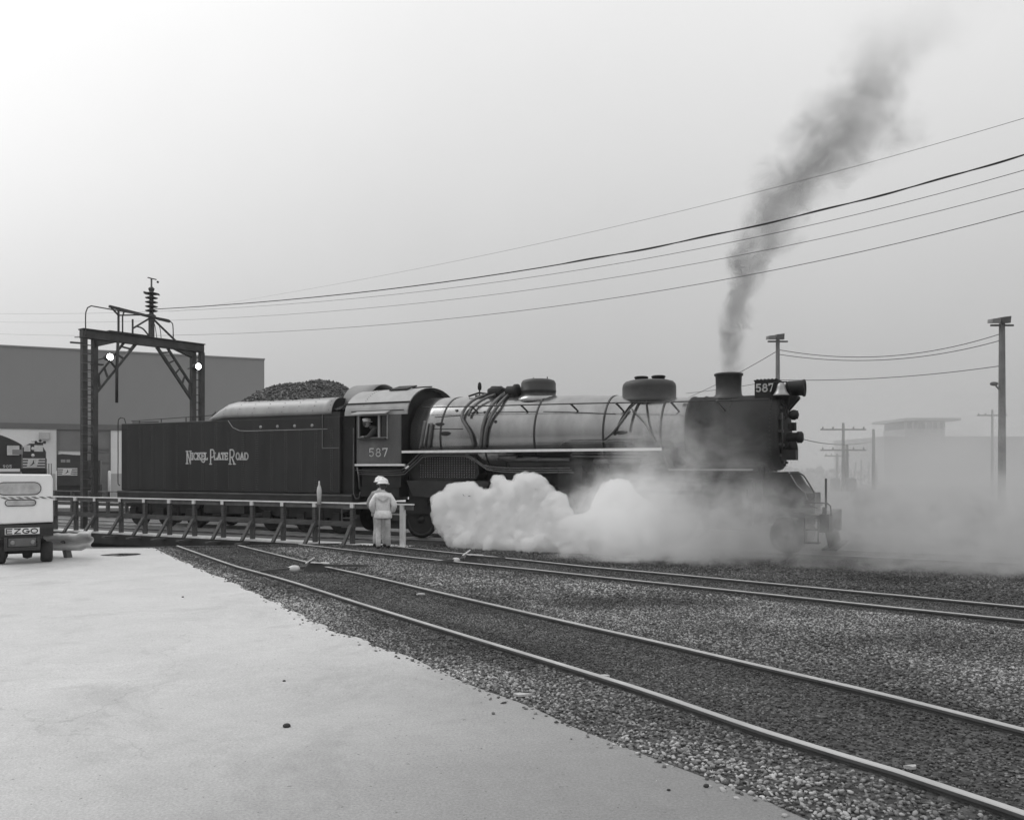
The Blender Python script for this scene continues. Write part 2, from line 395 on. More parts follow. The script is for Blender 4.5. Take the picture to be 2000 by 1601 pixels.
# ------------------------------------------------------------------ railway tracks
def smooth_line(pts, step=.35):
    P = [Vector(p) for p in pts]; out = []
    for i in range(len(P)-1):
        p0 = P[max(i-1,0)]; p1 = P[i]; p2 = P[i+1]; p3 = P[min(i+2, len(P)-1)]
        n = max(1, int((p2-p1).length/step))
        for k in range(n):
            t = k/n
            out.append(.5*((2*p1)+(-p0+p2)*t+(2*p0-5*p1+4*p2-p3)*t*t+(-p0+3*p1-3*p2+p3)*t**3))
    out.append(P[-1]); return out
PROF = [(-.07,-.07),(-.07,-.058),(-.012,-.04),(-.012,.018),(-.030,.027),(-.030,.048),(-.025,.055),(.025,.055),(.030,.048),(.030,.027),(.012,.018),(.012,-.04),(.07,-.058),(.07,-.07)]
def rail(path, parent, off, base=None):
    """path: (x, y) points; the rail stands on the ground (or on base)"""
    m = MB(); n = len(PROF); vs = []; fs = []; mats = []
    for i, p in enumerate(path):
        a = path[max(i-1,0)]; b = path[min(i+1, len(path)-1)]
        d = Vector((b[0]-a[0], b[1]-a[1])).normalized(); nn = Vector((d.y, -d.x))
        z0 = (zg(p[1]) if base is None else base)-.0
        for (x, z) in PROF: vs.append((p[0]+nn.x*x, p[1]+nn.y*x, z0+z))
    for i in range(len(path)-1):
        for k in range(n-1): fs.append((i*n+k, i*n+k+1, (i+1)*n+k+1, (i+1)*n+k)); mats.append(1 if k not in (5,6,7) else 0)
    m.add(vs, fs); 
    me = bpy.data.meshes.new('rail'); me.from_pydata([(x-off[0],y-off[1],z-off[2]) for x,y,z in m.v], [], m.f)
    me.materials.append(MT['rail']); me.materials.append(MT['rail_web']); me.polygons.foreach_set('material_index', mats)
    o = bpy.data.objects.new('rail', me); COL.objects.link(o); o.parent = parent; return o
def track(pa, pb, label, name='railway_track', group='tracks fanning out from the turntable'):
    A = [G(px, py, .053)[:2] for px, py in pa]; B = [G(px, py, .053)[:2] for px, py in pb]
    A = smooth_line(A); B = smooth_line(B)
    c = (A[0][0], A[0][1], 0)
    t = empty(name, c, label=label, cat='railway track', group=group)
    rail(A, t, c); rail(B, t, c)
    return A, B
RA = [(346,1065),(420,1091),(556,1131),(700,1176),(900,1237),(1175,1320),(1500,1428),(1750,1503),(1957,1571),(2300,1690)]
RB = [(466,1064),(560,1087),(700,1119),(860,1156),(1100,1211),(1275,1250),(1500,1302),(1750,1360),(1957,1412),(2300,1500)]
RC = [(584,1062),(700,1075),(830,1090),(1000,1107),(1180,1126),(1500,1159),(1740,1184),(1960,1206),(2400,1250)]
RD = [(770,1066),(860,1076),(1000,1090),(1300,1119),(1600,1147),(1957,1180),(2400,1222)]
tA, tB = track(RA, RB, 'nearest pair of pale topped rails curving from turntable rim to the lower right corner')
tC, tD = track(RC, RD, 'second pair of rails, thin and low in gravel, between nearest track and steam')

def seg_dist(p, line):
    L_ = np.array([(q[0], q[1]) for q in line]); a = L_[:-1]; b = L_[1:]; d = b-a
    t = np.clip(((p[:, None, :]-a[None])*d[None]).sum(-1)/(d*d).sum(-1)[None], 0, 1)
    return np.sqrt((((a[None]+t[..., None]*d[None])-p[:, None, :])**2).sum(-1)).min(1)
# loose ballast stones
def gravel():
    pts = []
    def region(n, x0, x1, y0, y1, smin, smax, ico):
        p = np.random.rand(n, 2)*np.array([x1-x0, y1-y0])+np.array([x0, y0])
        return p, np.random.uniform(smin, smax, n), ico
    ico = [(0,0,1),(.894,0,.447),(.276,.851,.447),(-.724,.526,.447),(-.724,-.526,.447),(.276,-.851,.447),(.724,.526,-.447),(-.276,.851,-.447),(-.894,0,-.447),(-.276,-.851,-.447),(.724,-.526,-.447),(0,0,-1)]
    icf = [(0,1,2),(0,2,3),(0,3,4),(0,4,5),(0,5,1),(1,6,2),(2,7,3),(3,8,4),(4,9,5),(5,10,1),(2,6,7),(3,7,8),(4,8,9),(5,9,10),(1,10,6),(6,11,7),(7,11,8),(8,11,9),(9,11,10),(10,11,6)]
    octv = [(1,0,0),(0,1,0),(-1,0,0),(0,-1,0),(0,0,1),(0,0,-1)]
    octf = [(0,1,4),(1,2,4),(2,3,4),(3,0,4),(1,0,5),(2,1,5),(3,2,5),(0,3,5)]
    V = []; Fc = []; T = []; o = 0
    for (n, x0, x1, y0, y1, smin, smax, near) in ((46000, -1, 6.5, 4.2, 8.5, .008, .021, True), (75000, -4, 9, 8.5, 13, .011, .024, False), (120000, -11, 15, 13, 23.6, .015, .034, False)):
        p = np.random.rand(n, 2)*np.array([x1-x0, y1-y0])+np.array([x0, y0]); s = np.random.uniform(smin, smax, n)
        onp = inpoly_v(p, asph_poly); keep = (np.abs(p[:,0]/p[:,1]) < .66) & ~onp & ~inpoly_v(p, pit)
        # a thin scatter spills over the paving's edge
        de = seg_dist(p, edge2)
        spill = onp & (np.random.rand(n) < .22*np.exp(-de/.06))
        keep = (keep | spill)
        dr = np.minimum.reduce([seg_dist(p, L_) for L_ in (tA, tB, tC, tD)])
        keep &= dr > .06
        p = p[keep]; s = s[keep]; de = de[keep]; dr = dr[keep]; n = len(p)
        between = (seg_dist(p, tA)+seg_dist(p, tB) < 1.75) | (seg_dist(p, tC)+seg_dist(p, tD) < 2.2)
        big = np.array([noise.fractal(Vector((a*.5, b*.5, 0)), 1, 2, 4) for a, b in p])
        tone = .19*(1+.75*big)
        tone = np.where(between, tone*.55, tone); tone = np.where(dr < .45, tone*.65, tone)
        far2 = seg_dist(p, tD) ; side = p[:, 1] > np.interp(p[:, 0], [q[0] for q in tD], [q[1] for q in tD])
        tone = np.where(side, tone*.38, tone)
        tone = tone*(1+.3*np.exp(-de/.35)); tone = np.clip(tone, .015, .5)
        s = np.where(between, s*.75, s)
        bv = np.array(ico if near else octv); bf = np.array(icf if near else octf)
        ang = np.random.rand(n)*6.283; c, sn = np.cos(ang), np.sin(ang)
        v = bv[None]*np.random.uniform(.72, 1.15, (n, len(bv), 1))*s[:, None, None]*np.stack([np.random.uniform(.8, 1.3, n), np.random.uniform(.7, 1.1, n), np.random.uniform(.45, .8, n)], 1)[:, None, :]
        tilt = np.random.uniform(-.5, .5, n)
        z = v[..., 2]+v[..., 0]*tilt[:, None]; x = v[..., 0]*c[:, None]-v[..., 1]*sn[:, None]; y = v[..., 0]*sn[:, None]+v[..., 1]*c[:, None]
        zz = np.interp(p[:, 1], [7, 18], [.2, -.04])
        v = np.stack([x+p[:, 0:1], y+p[:, 1:2], z+zz[:, None]+s[:, None]*np.random.uniform(-.1, .6, (n, 1))], -1)
        V.append(v.reshape(-1, 3)); f = (bf[None]+(np.arange(n)*len(bv))[:, None, None]+o).reshape(-1, 3); Fc.append(f); T.append(np.repeat(tone, len(bv))); o += n*len(bv)
    V = np.concatenate(V); Fc = np.concatenate(Fc); T = np.concatenate(T)
    me = bpy.data.meshes.new('gravel'); me.vertices.add(len(V)); me.vertices.foreach_set('co', V.ravel())
    me.loops.add(len(Fc)*3); me.loops.foreach_set('vertex_index', Fc.ravel().astype(np.int32))
    me.polygons.add(len(Fc)); me.polygons.foreach_set('loop_start', np.arange(0, len(Fc)*3, 3, dtype=np.int32)); me.polygons.foreach_set('loop_total', np.full(len(Fc), 3, dtype=np.int32))
    me.update(calc_edges=True)
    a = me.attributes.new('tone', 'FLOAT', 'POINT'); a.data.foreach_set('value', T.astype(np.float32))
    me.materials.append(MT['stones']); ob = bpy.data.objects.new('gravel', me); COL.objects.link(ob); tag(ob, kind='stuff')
gravel()

# ------------------------------------------------------------------ stroke lettering
def arc(cx, cy, rx, ry, a0, a1, n=10): return [(cx+rx*math.cos(R(a0+(a1-a0)*i/n)), cy+ry*math.sin(R(a0+(a1-a0)*i/n))) for i in range(n+1)]
GL = {
 'e': [[(0,0),(0,1)],[(0,1),(.55,1)],[(0,.5),(.5,.5)],[(0,0),(.55,0)]],
 'N': [[(.0,0),(0,1)],[(0,1),(.62,0)],[(.62,0),(.62,1)]], 'I': [[(.1,0),(.1,1)]],
 'C': [arc(.32,.5,.32,.5,50,310)], 'K': [[(0,0),(0,1)],[(.55,1),(0,.42)],[(.16,.58),(.6,0)]],
 'E': [[(0,0),(0,1)],[(0,1),(.5,1)],[(0,.52),(.4,.52)],[(0,0),(.5,0)],[(.5,0),(.5,.18)],[(.5,1),(.5,.84)]],
 'L': [[(0,0),(0,1)],[(0,0),(.5,0)],[(.5,0),(.5,.2)]],
 'P': [[(0,0),(0,1)],[(0,1),(.25,1)]+arc(.25,.74,.27,.26,90,-90)+[(0,.48)]],
 'A': [[(0,0),(.3,1)],[(.3,1),(.6,0)],[(.12,.34),(.48,.34)]], 'T': [[(.28,0),(.28,1)],[(0,1),(.56,1)],[(0,1),(0,.84)],[(.56,1),(.56,.84)]],
 'R': [[(0,0),(0,1)],[(0,1),(.25,1)]+arc(.25,.74,.27,.26,90,-90)+[(0,.48)],[(.22,.48),(.56,0)]],
 'O': [arc(.32,.5,.32,.5,90,450,16)], 'D': [[(0,0),(0,1)],[(0,1),(.2,1)]+arc(.2,.5,.38,.5,90,-90)+[(0,0)]],
 'S': [arc(.26,.74,.25,.26,40,250)+arc(.26,.26,.26,.26,90,-140)], 'G': [arc(.32,.5,.32,.5,50,340)+[(.62,.45),(.38,.45)]],
 'Z': [[(0,1),(.56,1),(0,0),(.56,0)]],
 '5': [[(.5,1),(.08,1),(.05,.55)]+arc(.26,.32,.26,.3,120,-140)],
 '8': [arc(.28,.75,.2,.24,90,450,12), arc(.28,.26,.27,.26,90,450,14)],
 '7': [[(0,.85),(0,1),(.54,1),(.2,0)]], '9': [arc(.27,.7,.25,.29,0,360,14),[(.52,.7),(.45,.25),(.2,0)]], '0': [arc(.28,.5,.28,.5,90,450,16)],
}
SER = {'N':[(0,0),(0,1),(.62,1)],'I':[(.1,0),(.1,1)],'K':[(0,0),(0,1),(.55,1),(.6,0)],'E':[],'L':[(0,1)],'P':[(0,0)],'A':[(0,0),(.6,0)],'T':[(.28,0)],'R':[(0,0),(.56,0)],'7':[],'D':[]}
def letter(mb, ch, x, z, sx, sz, th, y, serif=True, place=None):
    """strokes of one character in the x,z plane at depth y, raised a little"""
    def bar2(a, b, t):
        a = Vector((x+a[0]*sx, z+a[1]*sz)); b = Vector((x+b[0]*sx, z+b[1]*sz)); d = (b-a)
        if d.length < 1e-6: return
        d.normalize(); n = Vector((-d.y, d.x))*t/2; e = d*t*.45
        q = [a-n-e, b-n+e, b+n+e, a+n-e]
        pts = [(p.x, y, p.y) for p in q]+[(p.x, y-.006, p.y) for p in q]
        if place: pts = [place(p) for p in pts]
        mb.add(pts, [(0,1,2,3),(7,6,5,4),(0,4,5,1),(1,5,6,2),(2,6,7,3),(3,7,4,0)])
    for st in GL[ch]:
        for i in range(len(st)-1): bar2(st[i], st[i+1], th)
    if serif:
        for (a, b) in SER.get(ch, []):
            w_ = th*1.1/sx; bar2((a-w_, b), (a+w_, b), th*.7)

# ------------------------------------------------------------------ steam locomotive
LOC = (-4.0, 0, 0)
lw = to_world(LOC[0], 0)
loco = empty('steam_locomotive', (lw[0], lw[1], 0), ANG, label='black steam locomotive numbered 587 leaving the turntable amid white steam', cat='steam locomotive')
def lp(mb, name, m, parent=None, **k):
    if parent is None: return mb.build(name, m, loco, off=LOC, **k)
    o = mb.build(name, m, parent, off=LOC, **k); return o
ZC = 3.02
def brad(u):
    return float(np.interp(u, [-9.2,-8.4,-6.5,-4.0,-2.6,-1.2,1.5], [1.24,1.24,1.21,1.15,1.07,.98,.96]))
# boiler with its jacket
us = [-9.05,-8.4,-7.6,-6.5,-5.2,-4.0,-3.2,-2.6,-1.9,-1.2,-.9]
bo = MB().lathe([(brad(u), u) for u in us], (0,0,ZC), 'x', 56)
boiler = lp(bo, 'boiler', 'boiler')
for u in [U(p, -1.0) for p in (868, 952, 1048, 1180, 1290)]:
    lp(MB().lathe([(brad(u-.03)+.003,u-.03),(brad(u)+.012,u-.028),(brad(u)+.012,u+.028),(brad(u+.03)+.003,u+.03)], (0,0,ZC), 'x', 56), 'boiler_band', 'grey_black', boiler)
def on_boiler(u, a, h=0):
    """a = angle from the top towards the near side"""
    r = brad(u)+h; return (u, -r*math.sin(a), ZC+r*math.cos(a))
def ang_at(px, py):
    best = None
    for i in range(0, 120):
        a = R(i); yl = -1.2*math.sin(a); u, z = frame(px, py, yl); e = abs(z-(ZC+brad(u)*math.cos(a)))
        if abs(u) < 12 and (best is None or e < best[0]): best = (e, u, a)
    return best[1], best[2]
# lagging seams
for (x0, y0, x1, y1) in ((850,815,905,811),(848,838,905,838),(915,806,1050,803),(1060,803,1200,808)):
    u0, a0 = ang_at(x0, y0); u1, a1 = ang_at(x1, y1)
    lp(MB().tube([on_boiler(u0+(u1-u0)*k/8, a0+(a1-a0)*k/8, .002) for k in range(9)], .011, 6), 'jacket_seam', 'sooty', boiler)
# plug covers
for (x, y, w_, h_) in ((860,827,.30,.10),(871,846,.36,.12),(893,801,.10,.08),(968,822,.09,.09),(1210,843,.36,.11),(947,804,.08,.08)):
    u, a = ang_at(x, y); m = MB(); n = 12; q = []
    for k in range(n):
        t = 2*math.pi*k/n; q.append(on_boiler(u+w_/2*math.cos(t), a+h_/2/1.2*math.sin(t)*(1.3 if math.sin(t) > 0 else .6), .015))
    q2 = [on_boiler(u+w_/2*math.cos(2*math.pi*k/n), a+h_/2.4*math.sin(2*math.pi*k/n), -.03) for k in range(n)]
    m.add(q+q2, [tuple(range(n))]+[(i,(i+1)%n,n+(i+1)%n,n+i) for i in range(n)])
    lp(m, 'washout_cover', 'sooty', boiler)
# smokebox
sb = MB().lathe([(.985,-.9),(.985,-.84),(.965,-.83),(.96,.4),(.96,1.30),(.93,1.36),(.90,1.375),(.72,1.38),(.71,1.43),(.55,1.50),(.3,1.55),(.0,1.57)], (0,0,ZC), 'x', 56)
smokebox = lp(sb, 'smokebox', 'sooty')
rv = MB()
for u in (-.86, -.55, .2, 1.2):
    for k in range(60):
        a = R(k*6); rv.dot((u, -.975*math.sin(a), ZC+.975*math.cos(a)), .016)
tag(lp(rv, 'rivets', 'grey_black', smokebox), kind='stuff')
hinge = MB()
for z in (-.35, 0, .35): hinge.bar((1.46,-.72,ZC+z), (1.50,.3,ZC+z*.8), .03, .07)
hinge.tube([(1.45,-.72,ZC-.45),(1.45,-.72,ZC+.45)], .03, 8)
lp(hinge, 'door_hinge', 'grey_black', smokebox)
for k in range(16):
    a = R(k*22.5); lp(MB().box(1.38,1.44,.83*math.sin(a)-.04,.83*math.sin(a)+.04,ZC+.83*math.cos(a)-.03,ZC+.83*math.cos(a)+.03), 'door_dog', 'grey_black', smokebox)
# stack, domes
lp(MB().lathe([(.47,3.86),(.42,3.95),(.335,4.02),(.325,4.2),(.335,4.50),(.37,4.52),(.37,4.565),(.335,4.58),(.28,4.58),(.27,4.1),(0,4.05)], (0,0,0), 'z', 32), 'smoke_stack', 'grey_black')
ud = -5.45
dome = lp(MB().lathe([(.58,4.02),(.56,4.16),(.50,4.20),(.505,4.30),(.515,4.31),(.515,4.36),(.505,4.37),(.505,4.56),(.46,4.64),(.36,4.675),(.0,4.69)], (ud,0,0), 'z', 36), 'steam_dome', 'grey_black')
lp(MB().lathe([(.72,3.98),(.66,4.10),(.60,4.17),(.50,4.2)], (ud,0,0), 'z', 36, 1, 1.0), 'dome_saddle', 'boiler', dome)
for k in (-.16, .28): lp(MB().lathe([(.015,4.66),(.015,4.74),(0,4.75)], (ud+k,0,0), 'z', 8), 'lifting_eye', 'sooty', dome)
us_ = -2.14
sdome = lp(MB().lathe([(.80,3.84),(.77,3.98),(.735,4.02),(.735,4.30),(.715,4.39),(.65,4.46),(.50,4.50),(0,4.52)], (us_,0,0), 'z', 40, 1.0, .85), 'sand_dome', 'grey_black')
for k in (-.22, .26):
    lp(MB().lathe([(.17,4.44),(.17,4.56),(.19,4.565),(.19,4.60),(.15,4.615),(0,4.62)], (us_+k,0,0), 'z', 20), 'sand_hatch', 'sooty', sdome)
for du, a1 in ((-.5, R(92)), (.35, R(95)), (-.15, R(88))):
    pts = [on_boiler(us_+du*(.3+.9*k/8), R(32)+(a1-R(32))*k/8, .04) for k in range(9)]
    lp(MB().tube(pts, .026, 6), 'sand_pipe', 'sooty', sdome)
# turret, generator and whistle ahead of the cab
tu = MB(); tu.box(-7.35,-6.75,-.35,.35,4.1,4.27); tu.lathe([(.16,-6.9),(.19,-6.85),(.19,-6.55),(.14,-6.5)], (0,-.2,4.33), 'x', 18)
tu.lathe([(.24,4.1),(.24,4.42),(.2,4.46),(.14,4.47),(.13,4.52),(0,4.52)], (-6.78,-.15,0), 'z', 18)
tu.lathe([(.13,-6.35),(.17,-6.32),(.17,-6.1),(.22,-6.08),(.22,-5.98),(.1,-5.95)], (0,-.25,4.33), 'x', 18); tu.box(-6.35,-6.0,-.4,-.1,4.05,4.25)
tu.tube([(-6.6,-.25,4.36),(-6.45,-.3,4.42),(-6.3,-.28,4.36)], .05, 8)
lp(tu, 'turret_and_generator', 'sooty')
wh = MB().lathe([(.02,4.1),(.02,4.42),(.05,4.44),(.06,4.52),(.05,4.62),(.02,4.66),(0,4.67)], (-7.28,-.2,0), 'z', 12)
wh.tube([(-7.6,-.3,4.25),(-7.3,-.2,4.35),(-7.0,-.3,4.3)], .03, 6)
lp(wh, 'whistle', 'sooty')
# big pipes down the flank
def pipe(pxs, r, h=.09, name='flank_pipe', m='pipe'):
    pts = []
    for (x, y) in pxs:
        u, a = ang_at(x, y); pts.append(on_boiler(u, a, h))
    pts = smooth_line(pts, .12); return lp(MB().tube(pts, r, 10), name, m)
pipe([(958,772),(930,784),(912,800),(905,818),(912,830),(922,848),(927,866),(928,874)], .045)
pipe([(968,776),(945,785),(924,802),(918,815)], .04)
pipe([(985,772),(968,790),(953,812),(946,835),(943,858),(942,874)], .05)
pipe([(996,774),(978,792),(962,815),(953,838),(950,858),(949,874)], .045)
pipe([(836,825),(832,848),(827,874)], .055, .12)
pipe([(846,828),(843,850),(841,874)], .05, .06)
pipe([(1228,800),(1212,822),(1196,842),(1178,858)], .022, .05)
pipe([(1232,800),(1255,825),(1270,850),(1278,864)], .022, .05)
# cab: side sheets, roof, front wall
c0, c1 = -10.78, -9.19
W0, W1, WZ0, WZ1 = U(703,-1.5), U(757,-1.5), frame(730,854,-1.5)[1], frame(730,812,-1.5)[1]
RZ = 3.70; RH = .88
cab = MB()
for sgn in (-1, 1):
    y0, y1 = (-1.52, -1.48) if sgn < 0 else (1.48, 1.52)
    if sgn > 0: cab2 = cab; cab = MB()
    cab.box(c0, c1, y0, y1, 2.24, WZ0); cab.box(c0, W0, y0, y1, WZ0, WZ1); cab.box(W1, c1, y0, y1, WZ0, WZ1); cab.box(c0, c1, y0, y1, WZ1, RZ)
cab_o = lp(cab2, 'cab', 'cab'); lp(cab, 'far_side', 'cab', cab_o)
def roof_pt(u, t, h=0): return (u, -(1.5+h)*math.cos(t), RZ+(RH+h)*math.sin(t))
rf = MB()
n = 24; rows = []
for u in (-11.25, -10.8, -10, -9.4, -8.98): rows.append([roof_pt(u, math.pi*k/n) for k in range(n+1)])
rf.sheet(rows); rf.sheet([[(p[0], p[1]*.97, RZ+(p[2]-RZ)*.96) for p in r] for r in rows][::-1])
roof = lp(rf, 'roof', 'roof', cab_o)
g_ = MB(); g_.tube([roof_pt(-11.3, R(24), .02), roof_pt(-8.95, R(24), .02)], .022, 6); lp(g_, 'rain_gutter', 'sooty', cab_o)
g_ = MB(); g_.tube([roof_pt(-11.0, R(8), .012), roof_pt(-9.1, R(8), .012)], .012, 6); lp(g_, 'rain_gutter', 'sooty', cab_o)
for (ua, ub, t0, t1, lift) in ((-10.15, -9.5, 62, 84, .05), (-9.75, -9.3, 88, 104, .09)):
    h_ = MB(); q = [roof_pt(ua, R(t0), .05), roof_pt(ub, R(t0), .06), roof_pt(ub, R(t1), .05+lift), roof_pt(ua, R(t1), .05+lift)]
    h_.add(q+[(p[0], p[1], p[2]-.04) for p in q], [(0,1,2,3),(7,6,5,4),(0,4,5,1),(1,5,6,2),(2,6,7,3),(3,7,4,0)])
    lp(h_, 'roof_hatch', 'sooty', cab_o)
rv = MB()
for u in (c0+.06, c1-.06, c1-.14):
    for k in range(22): rv.dot((u, -1.525, 2.3+k*.065), .012)
for k in range(24): rv.dot((c0+.08+k*.062, -1.525, 2.30), .012)
for k in range(20): rv.dot(roof_pt(-10.6, R(20+k*5), .004), .016)
tag(lp(rv, 'rivets', 'cab', cab_o), kind='stuff')
fw = MB(); prof = [(-1.47, 2.3)]+[(-1.47*math.cos(math.pi*k/n), RZ+.84*math.sin(math.pi*k/n)) for k in range(n+1)]+[(1.47, 2.3)]
fw.prism(prof, -9.24, -9.18, 'x'); lp(fw, 'front_wall', 'sooty', cab_o)
rw = MB(); rw.box(-10.8,-9.2,-1.46,1.46,2.2,2.26); rw.box(-10.82,-10.78,-1.46,-.6,2.26,3.7); rw.box(-10.82,-10.78,.6,1.46,2.26,3.7)
rw.box(-9.9,-9.3,-.7,.7,2.26,3.4)
lp(rw, 'backhead', 'sooty', cab_o)
wf = MB(); y = -1.535
for (a, b, c, d_) in ((W0-.03,W1+.03,WZ0-.05,WZ0),(W0-.03,W1+.03,WZ1,WZ1+.03),(W0-.03,W0,WZ0,WZ1),(W1,W1+.03,WZ0,WZ1),(W1-.32,W1-.25,WZ0,WZ1)): wf.box(a,b,y-.02,y+.03,c,d_)
lp(wf, 'window_frame', 'collar', cab_o)
lp(MB().box(W1-.25,W1-.0,-1.50,-1.49,WZ0,WZ1), 'window_pane', 'glass', cab_o)
aw = MB().add([(W0-.08,-1.53,WZ1+.14),(W1+.1,-1.53,WZ1+.14),(W1+.14,-1.82,WZ1+.05),(W0-.12,-1.82,WZ1+.05)]+[(W0-.08,-1.53,WZ1+.12),(W1+.1,-1.53,WZ1+.12),(W1+.14,-1.82,WZ1+.03),(W0-.12,-1.82,WZ1+.03)], [(0,1,2,3),(7,6,5,4),(0,4,5,1),(1,5,6,2),(2,6,7,3),(3,7,4,0)])
lp(aw, 'window_awning', 'roof', cab_o)
lp(MB().box(c0-.05,c1+.14,-1.56,-1.49,2.18,2.24), 'cab_sill_stripe', 'white', cab_o)
lp(MB().box(W0-.02,W1-.02,-1.62,-1.53,WZ0-.07,WZ0-.02), 'arm_rest', 'grey_black', cab_o)
tx = MB()
x0, z0 = frame(721, 891, -1.525)[0], frame(721, 891, -1.525)[1]; z1 = frame(721, 876, -1.525)[1]; w3 = U(758,-1.525)-x0
for i, ch in enumerate('587'):
    tx = MB(); letter(tx, ch, x0+i*w3*.36, z0, w3*.42, z1-z0, .032, -1.524); lp(tx, 'number_digit', 'lettering', cab_o)
# cab handrail and hanging pipes
hr = MB(); hr.tube(smooth_line([F(690,836,-1.6),(U(690,-1.6),-1.6,2.6),(U(690,-1.6),-1.6,1.35),(U(694,-1.6),-1.6,1.2),(U(700,-1.6),-1.6,1.2),(U(703,-1.6),-1.6,1.4)],.1), .017, 6)
hr.tube([F(697,912,-1.55),F(700,930,-1.55),F(702,955,-1.55)], .025, 6)
lp(hr, 'grab_iron', 'pipe', cab_o)
# running boards
rb = MB(); a, b = U(785,-1.5), U(1292,-1.5)
rb.box(a, b, -1.50, -.9, 2.56, 2.60)
running = lp(rb, 'running_board', 'grey_black')
lp(MB().box(a, b, -1.53, -1.503, 2.555, 2.625), 'running_board_edge', 'white', running)
a2, b2 = U(1305,-1.5), U(1470,-1.5)
lp(MB().box(a2, b2, -1.50, -.85, 2.04, 2.08), 'front_running_board', 'grey_black', running)
lp(MB().box(a2, b2, -1.53, -1.503, 2.05, 2.095), 'running_board_edge', 'collar', running)
lp(MB().bar((b,-1.2,2.58),(a2,-1.2,2.06),.5,.04), 'board_step', 'grey_black', running)
# handrail
hr = MB(); P0 = F(825,796,-1.15); pts = [P0, F(940,793,-1.15), F(1050,790,-1.12), F(1180,787,-1.1), F(1300,785,-1.05), (0,-1.0,3.80), (1.2,-1.0,3.78)]
hr.tube(smooth_line(pts, .4), .019, 6)
handrail = lp(hr, 'handrail', 'grey_black')
for x in (922, 1018, 1115, 1203, 1310, 1400):
    u = U(x, -1.1); z = float(np.interp(u, [p[0] for p in pts], [p[2] for p in pts]))
    aa = R(56); q = on_boiler(u+.14, aa, 0); lp(MB().tube([(u, -1.12, z), q], [.03,.022], 6), 'handrail_bracket', 'grey_black', handrail)
# firebox side with staybolts, pipes
fb = MB().prism([(-8.75,2.5),(-6.85,2.5),(-6.8,1.95),(-6.9,1.8),(-8.9,1.72),(-9.1,1.95)], -1.12, 1.12, 'y')
firebox = lp(fb, 'firebox', 'black')
st = MB()
for i in range(23):
    for j in range(9):
        u = -8.75+i*.082; z = 1.86+j*.068+.0
        if u < -8.6 and j > 5: continue
        st.dot((u, -1.125, z), .021)
tag(lp(st, 'staybolts', 'collar', firebox), kind='stuff')
lp(MB().prism([(-9.2,1.75),(-6.4,1.75),(-6.6,1.35),(-7.4,1.2),(-9.0,1.3)], -1.2, 1.2, 'y'), 'ash_pan', 'grey_black', firebox)
for k, (dy, dz) in enumerate(((0,0),(.03,.06),(.02,.12))):
    pts = [F(700,922,-1.45),F(790,922,-1.45),F(812,902,-1.45),F(826,888,-1.45),F(910,887,-1.45),F(930,898,-1.45),F(950,912,-1.45),F(1000,918,-1.45),F(1120,918,-1.45)]
    lp(MB().tube(smooth_line([(p[0]-(.06*k), p[1]+dy, p[2]-dz*(-1)-.06) for p in pts], .25), .018, 6), 'side_pipe', 'pipe')
for (x0, x1, y_, r) in ((975,1010,893,.07),(990,1112,897,.055),(1160,1250,900,.06),(1022,1052,896,.07),(1162,1190,900,.075)):
    a = F(x0,y_,-1.3); b = F(x1,y_,-1.3); lp(MB().tube([a,b], r, 14), 'air_line', 'pipe')
lp(MB().tube([F(1090,874,-1.35),F(1103,863,-1.35),F(1235,862,-1.35)], .018, 6), 'side_pipe', 'pipe')
lp(MB().tube([F(1250,885,-1.42),F(1118,885,-1.42),F(1114,888,-1.42),F(1118,891,-1.42),F(1250,892,-1.42)], .018, 6), 'side_pipe', 'pipe')
lp(MB().lathe([(.0,-5.9),(.2,-5.85),(.24,-5.7),(.24,-3.4),(.2,-3.25),(0,-3.2)], (0,-1.0,2.25), 'x', 20), 'air_reservoir', 'grey_black')
# frame and running gear
fr = MB()
for y in (-.55, .55): fr.box(-7.2, 2.2, y-.07, y+.07, .75, 1.5)
fr.box(-9.25,-8.6,-1.0,1.0,1.0,2.5); fr.box(-10.6,-7.2,-.95,-.85,.75,1.1); fr.box(-10.6,-7.2,.85,.95,.75,1.1); fr.box(-10.8,-9.4,-1.3,1.3,1.25,1.55); fr.box(-10.7,-9.3,-1.35,-.9,1.55,2.1); fr.box(-9.2,-1.0,-.6,.6,1.4,2.2)
fr.box(-.9,1.0,-.9,.9,1.0,2.15)
frame_o = lp(fr, 'frame', 'black')
def wheel(r, spokes, y, w_=.13, cw=True):
    m = MB(); rot = 'y'
    m.lathe([(r-.09,-w_/2),(r+.025,-w_/2),(r+.025,-w_/2+.03),(r,-w_/2+.035),(r-.005,w_/2),(r-.09,w_/2),(r-.09,-w_/2)][::-1], (0,0,0), 'y', 40)
    m.lathe([(0,-w_/2-.03),(.14*r/.8+.03,-w_/2-.03),(.16*r/.8+.03,w_/2),(0,w_/2)][::-1], (0,0,0), 'y', 16)
    for k in range(spokes):
        a = 2*math.pi*k/spokes; m.bar((.1*math.cos(a),0,.1*math.sin(a)), ((r-.06)*math.cos(a),0,(r-.06)*math.sin(a)), .05, .07)
    if cw:
        m.prism([((r-.07)*math.cos(R(a)), (r-.07)*math.sin(R(a))) for a in range(200, 341, 14)], -.06, .06, 'y')
    return m
dw = None
RZ0 = .06
for u in (-6.45,-4.77,-3.09,-1.41):
    for y in (-.78, .78):
        if dw is None:
            dw = wheel(.8, 16, 0).build('driving_wheel', 'black', loco); o = dw
        else: o = dup(dw)
        o.location = (u-LOC[0], y, RZ0+.8)
tw = None
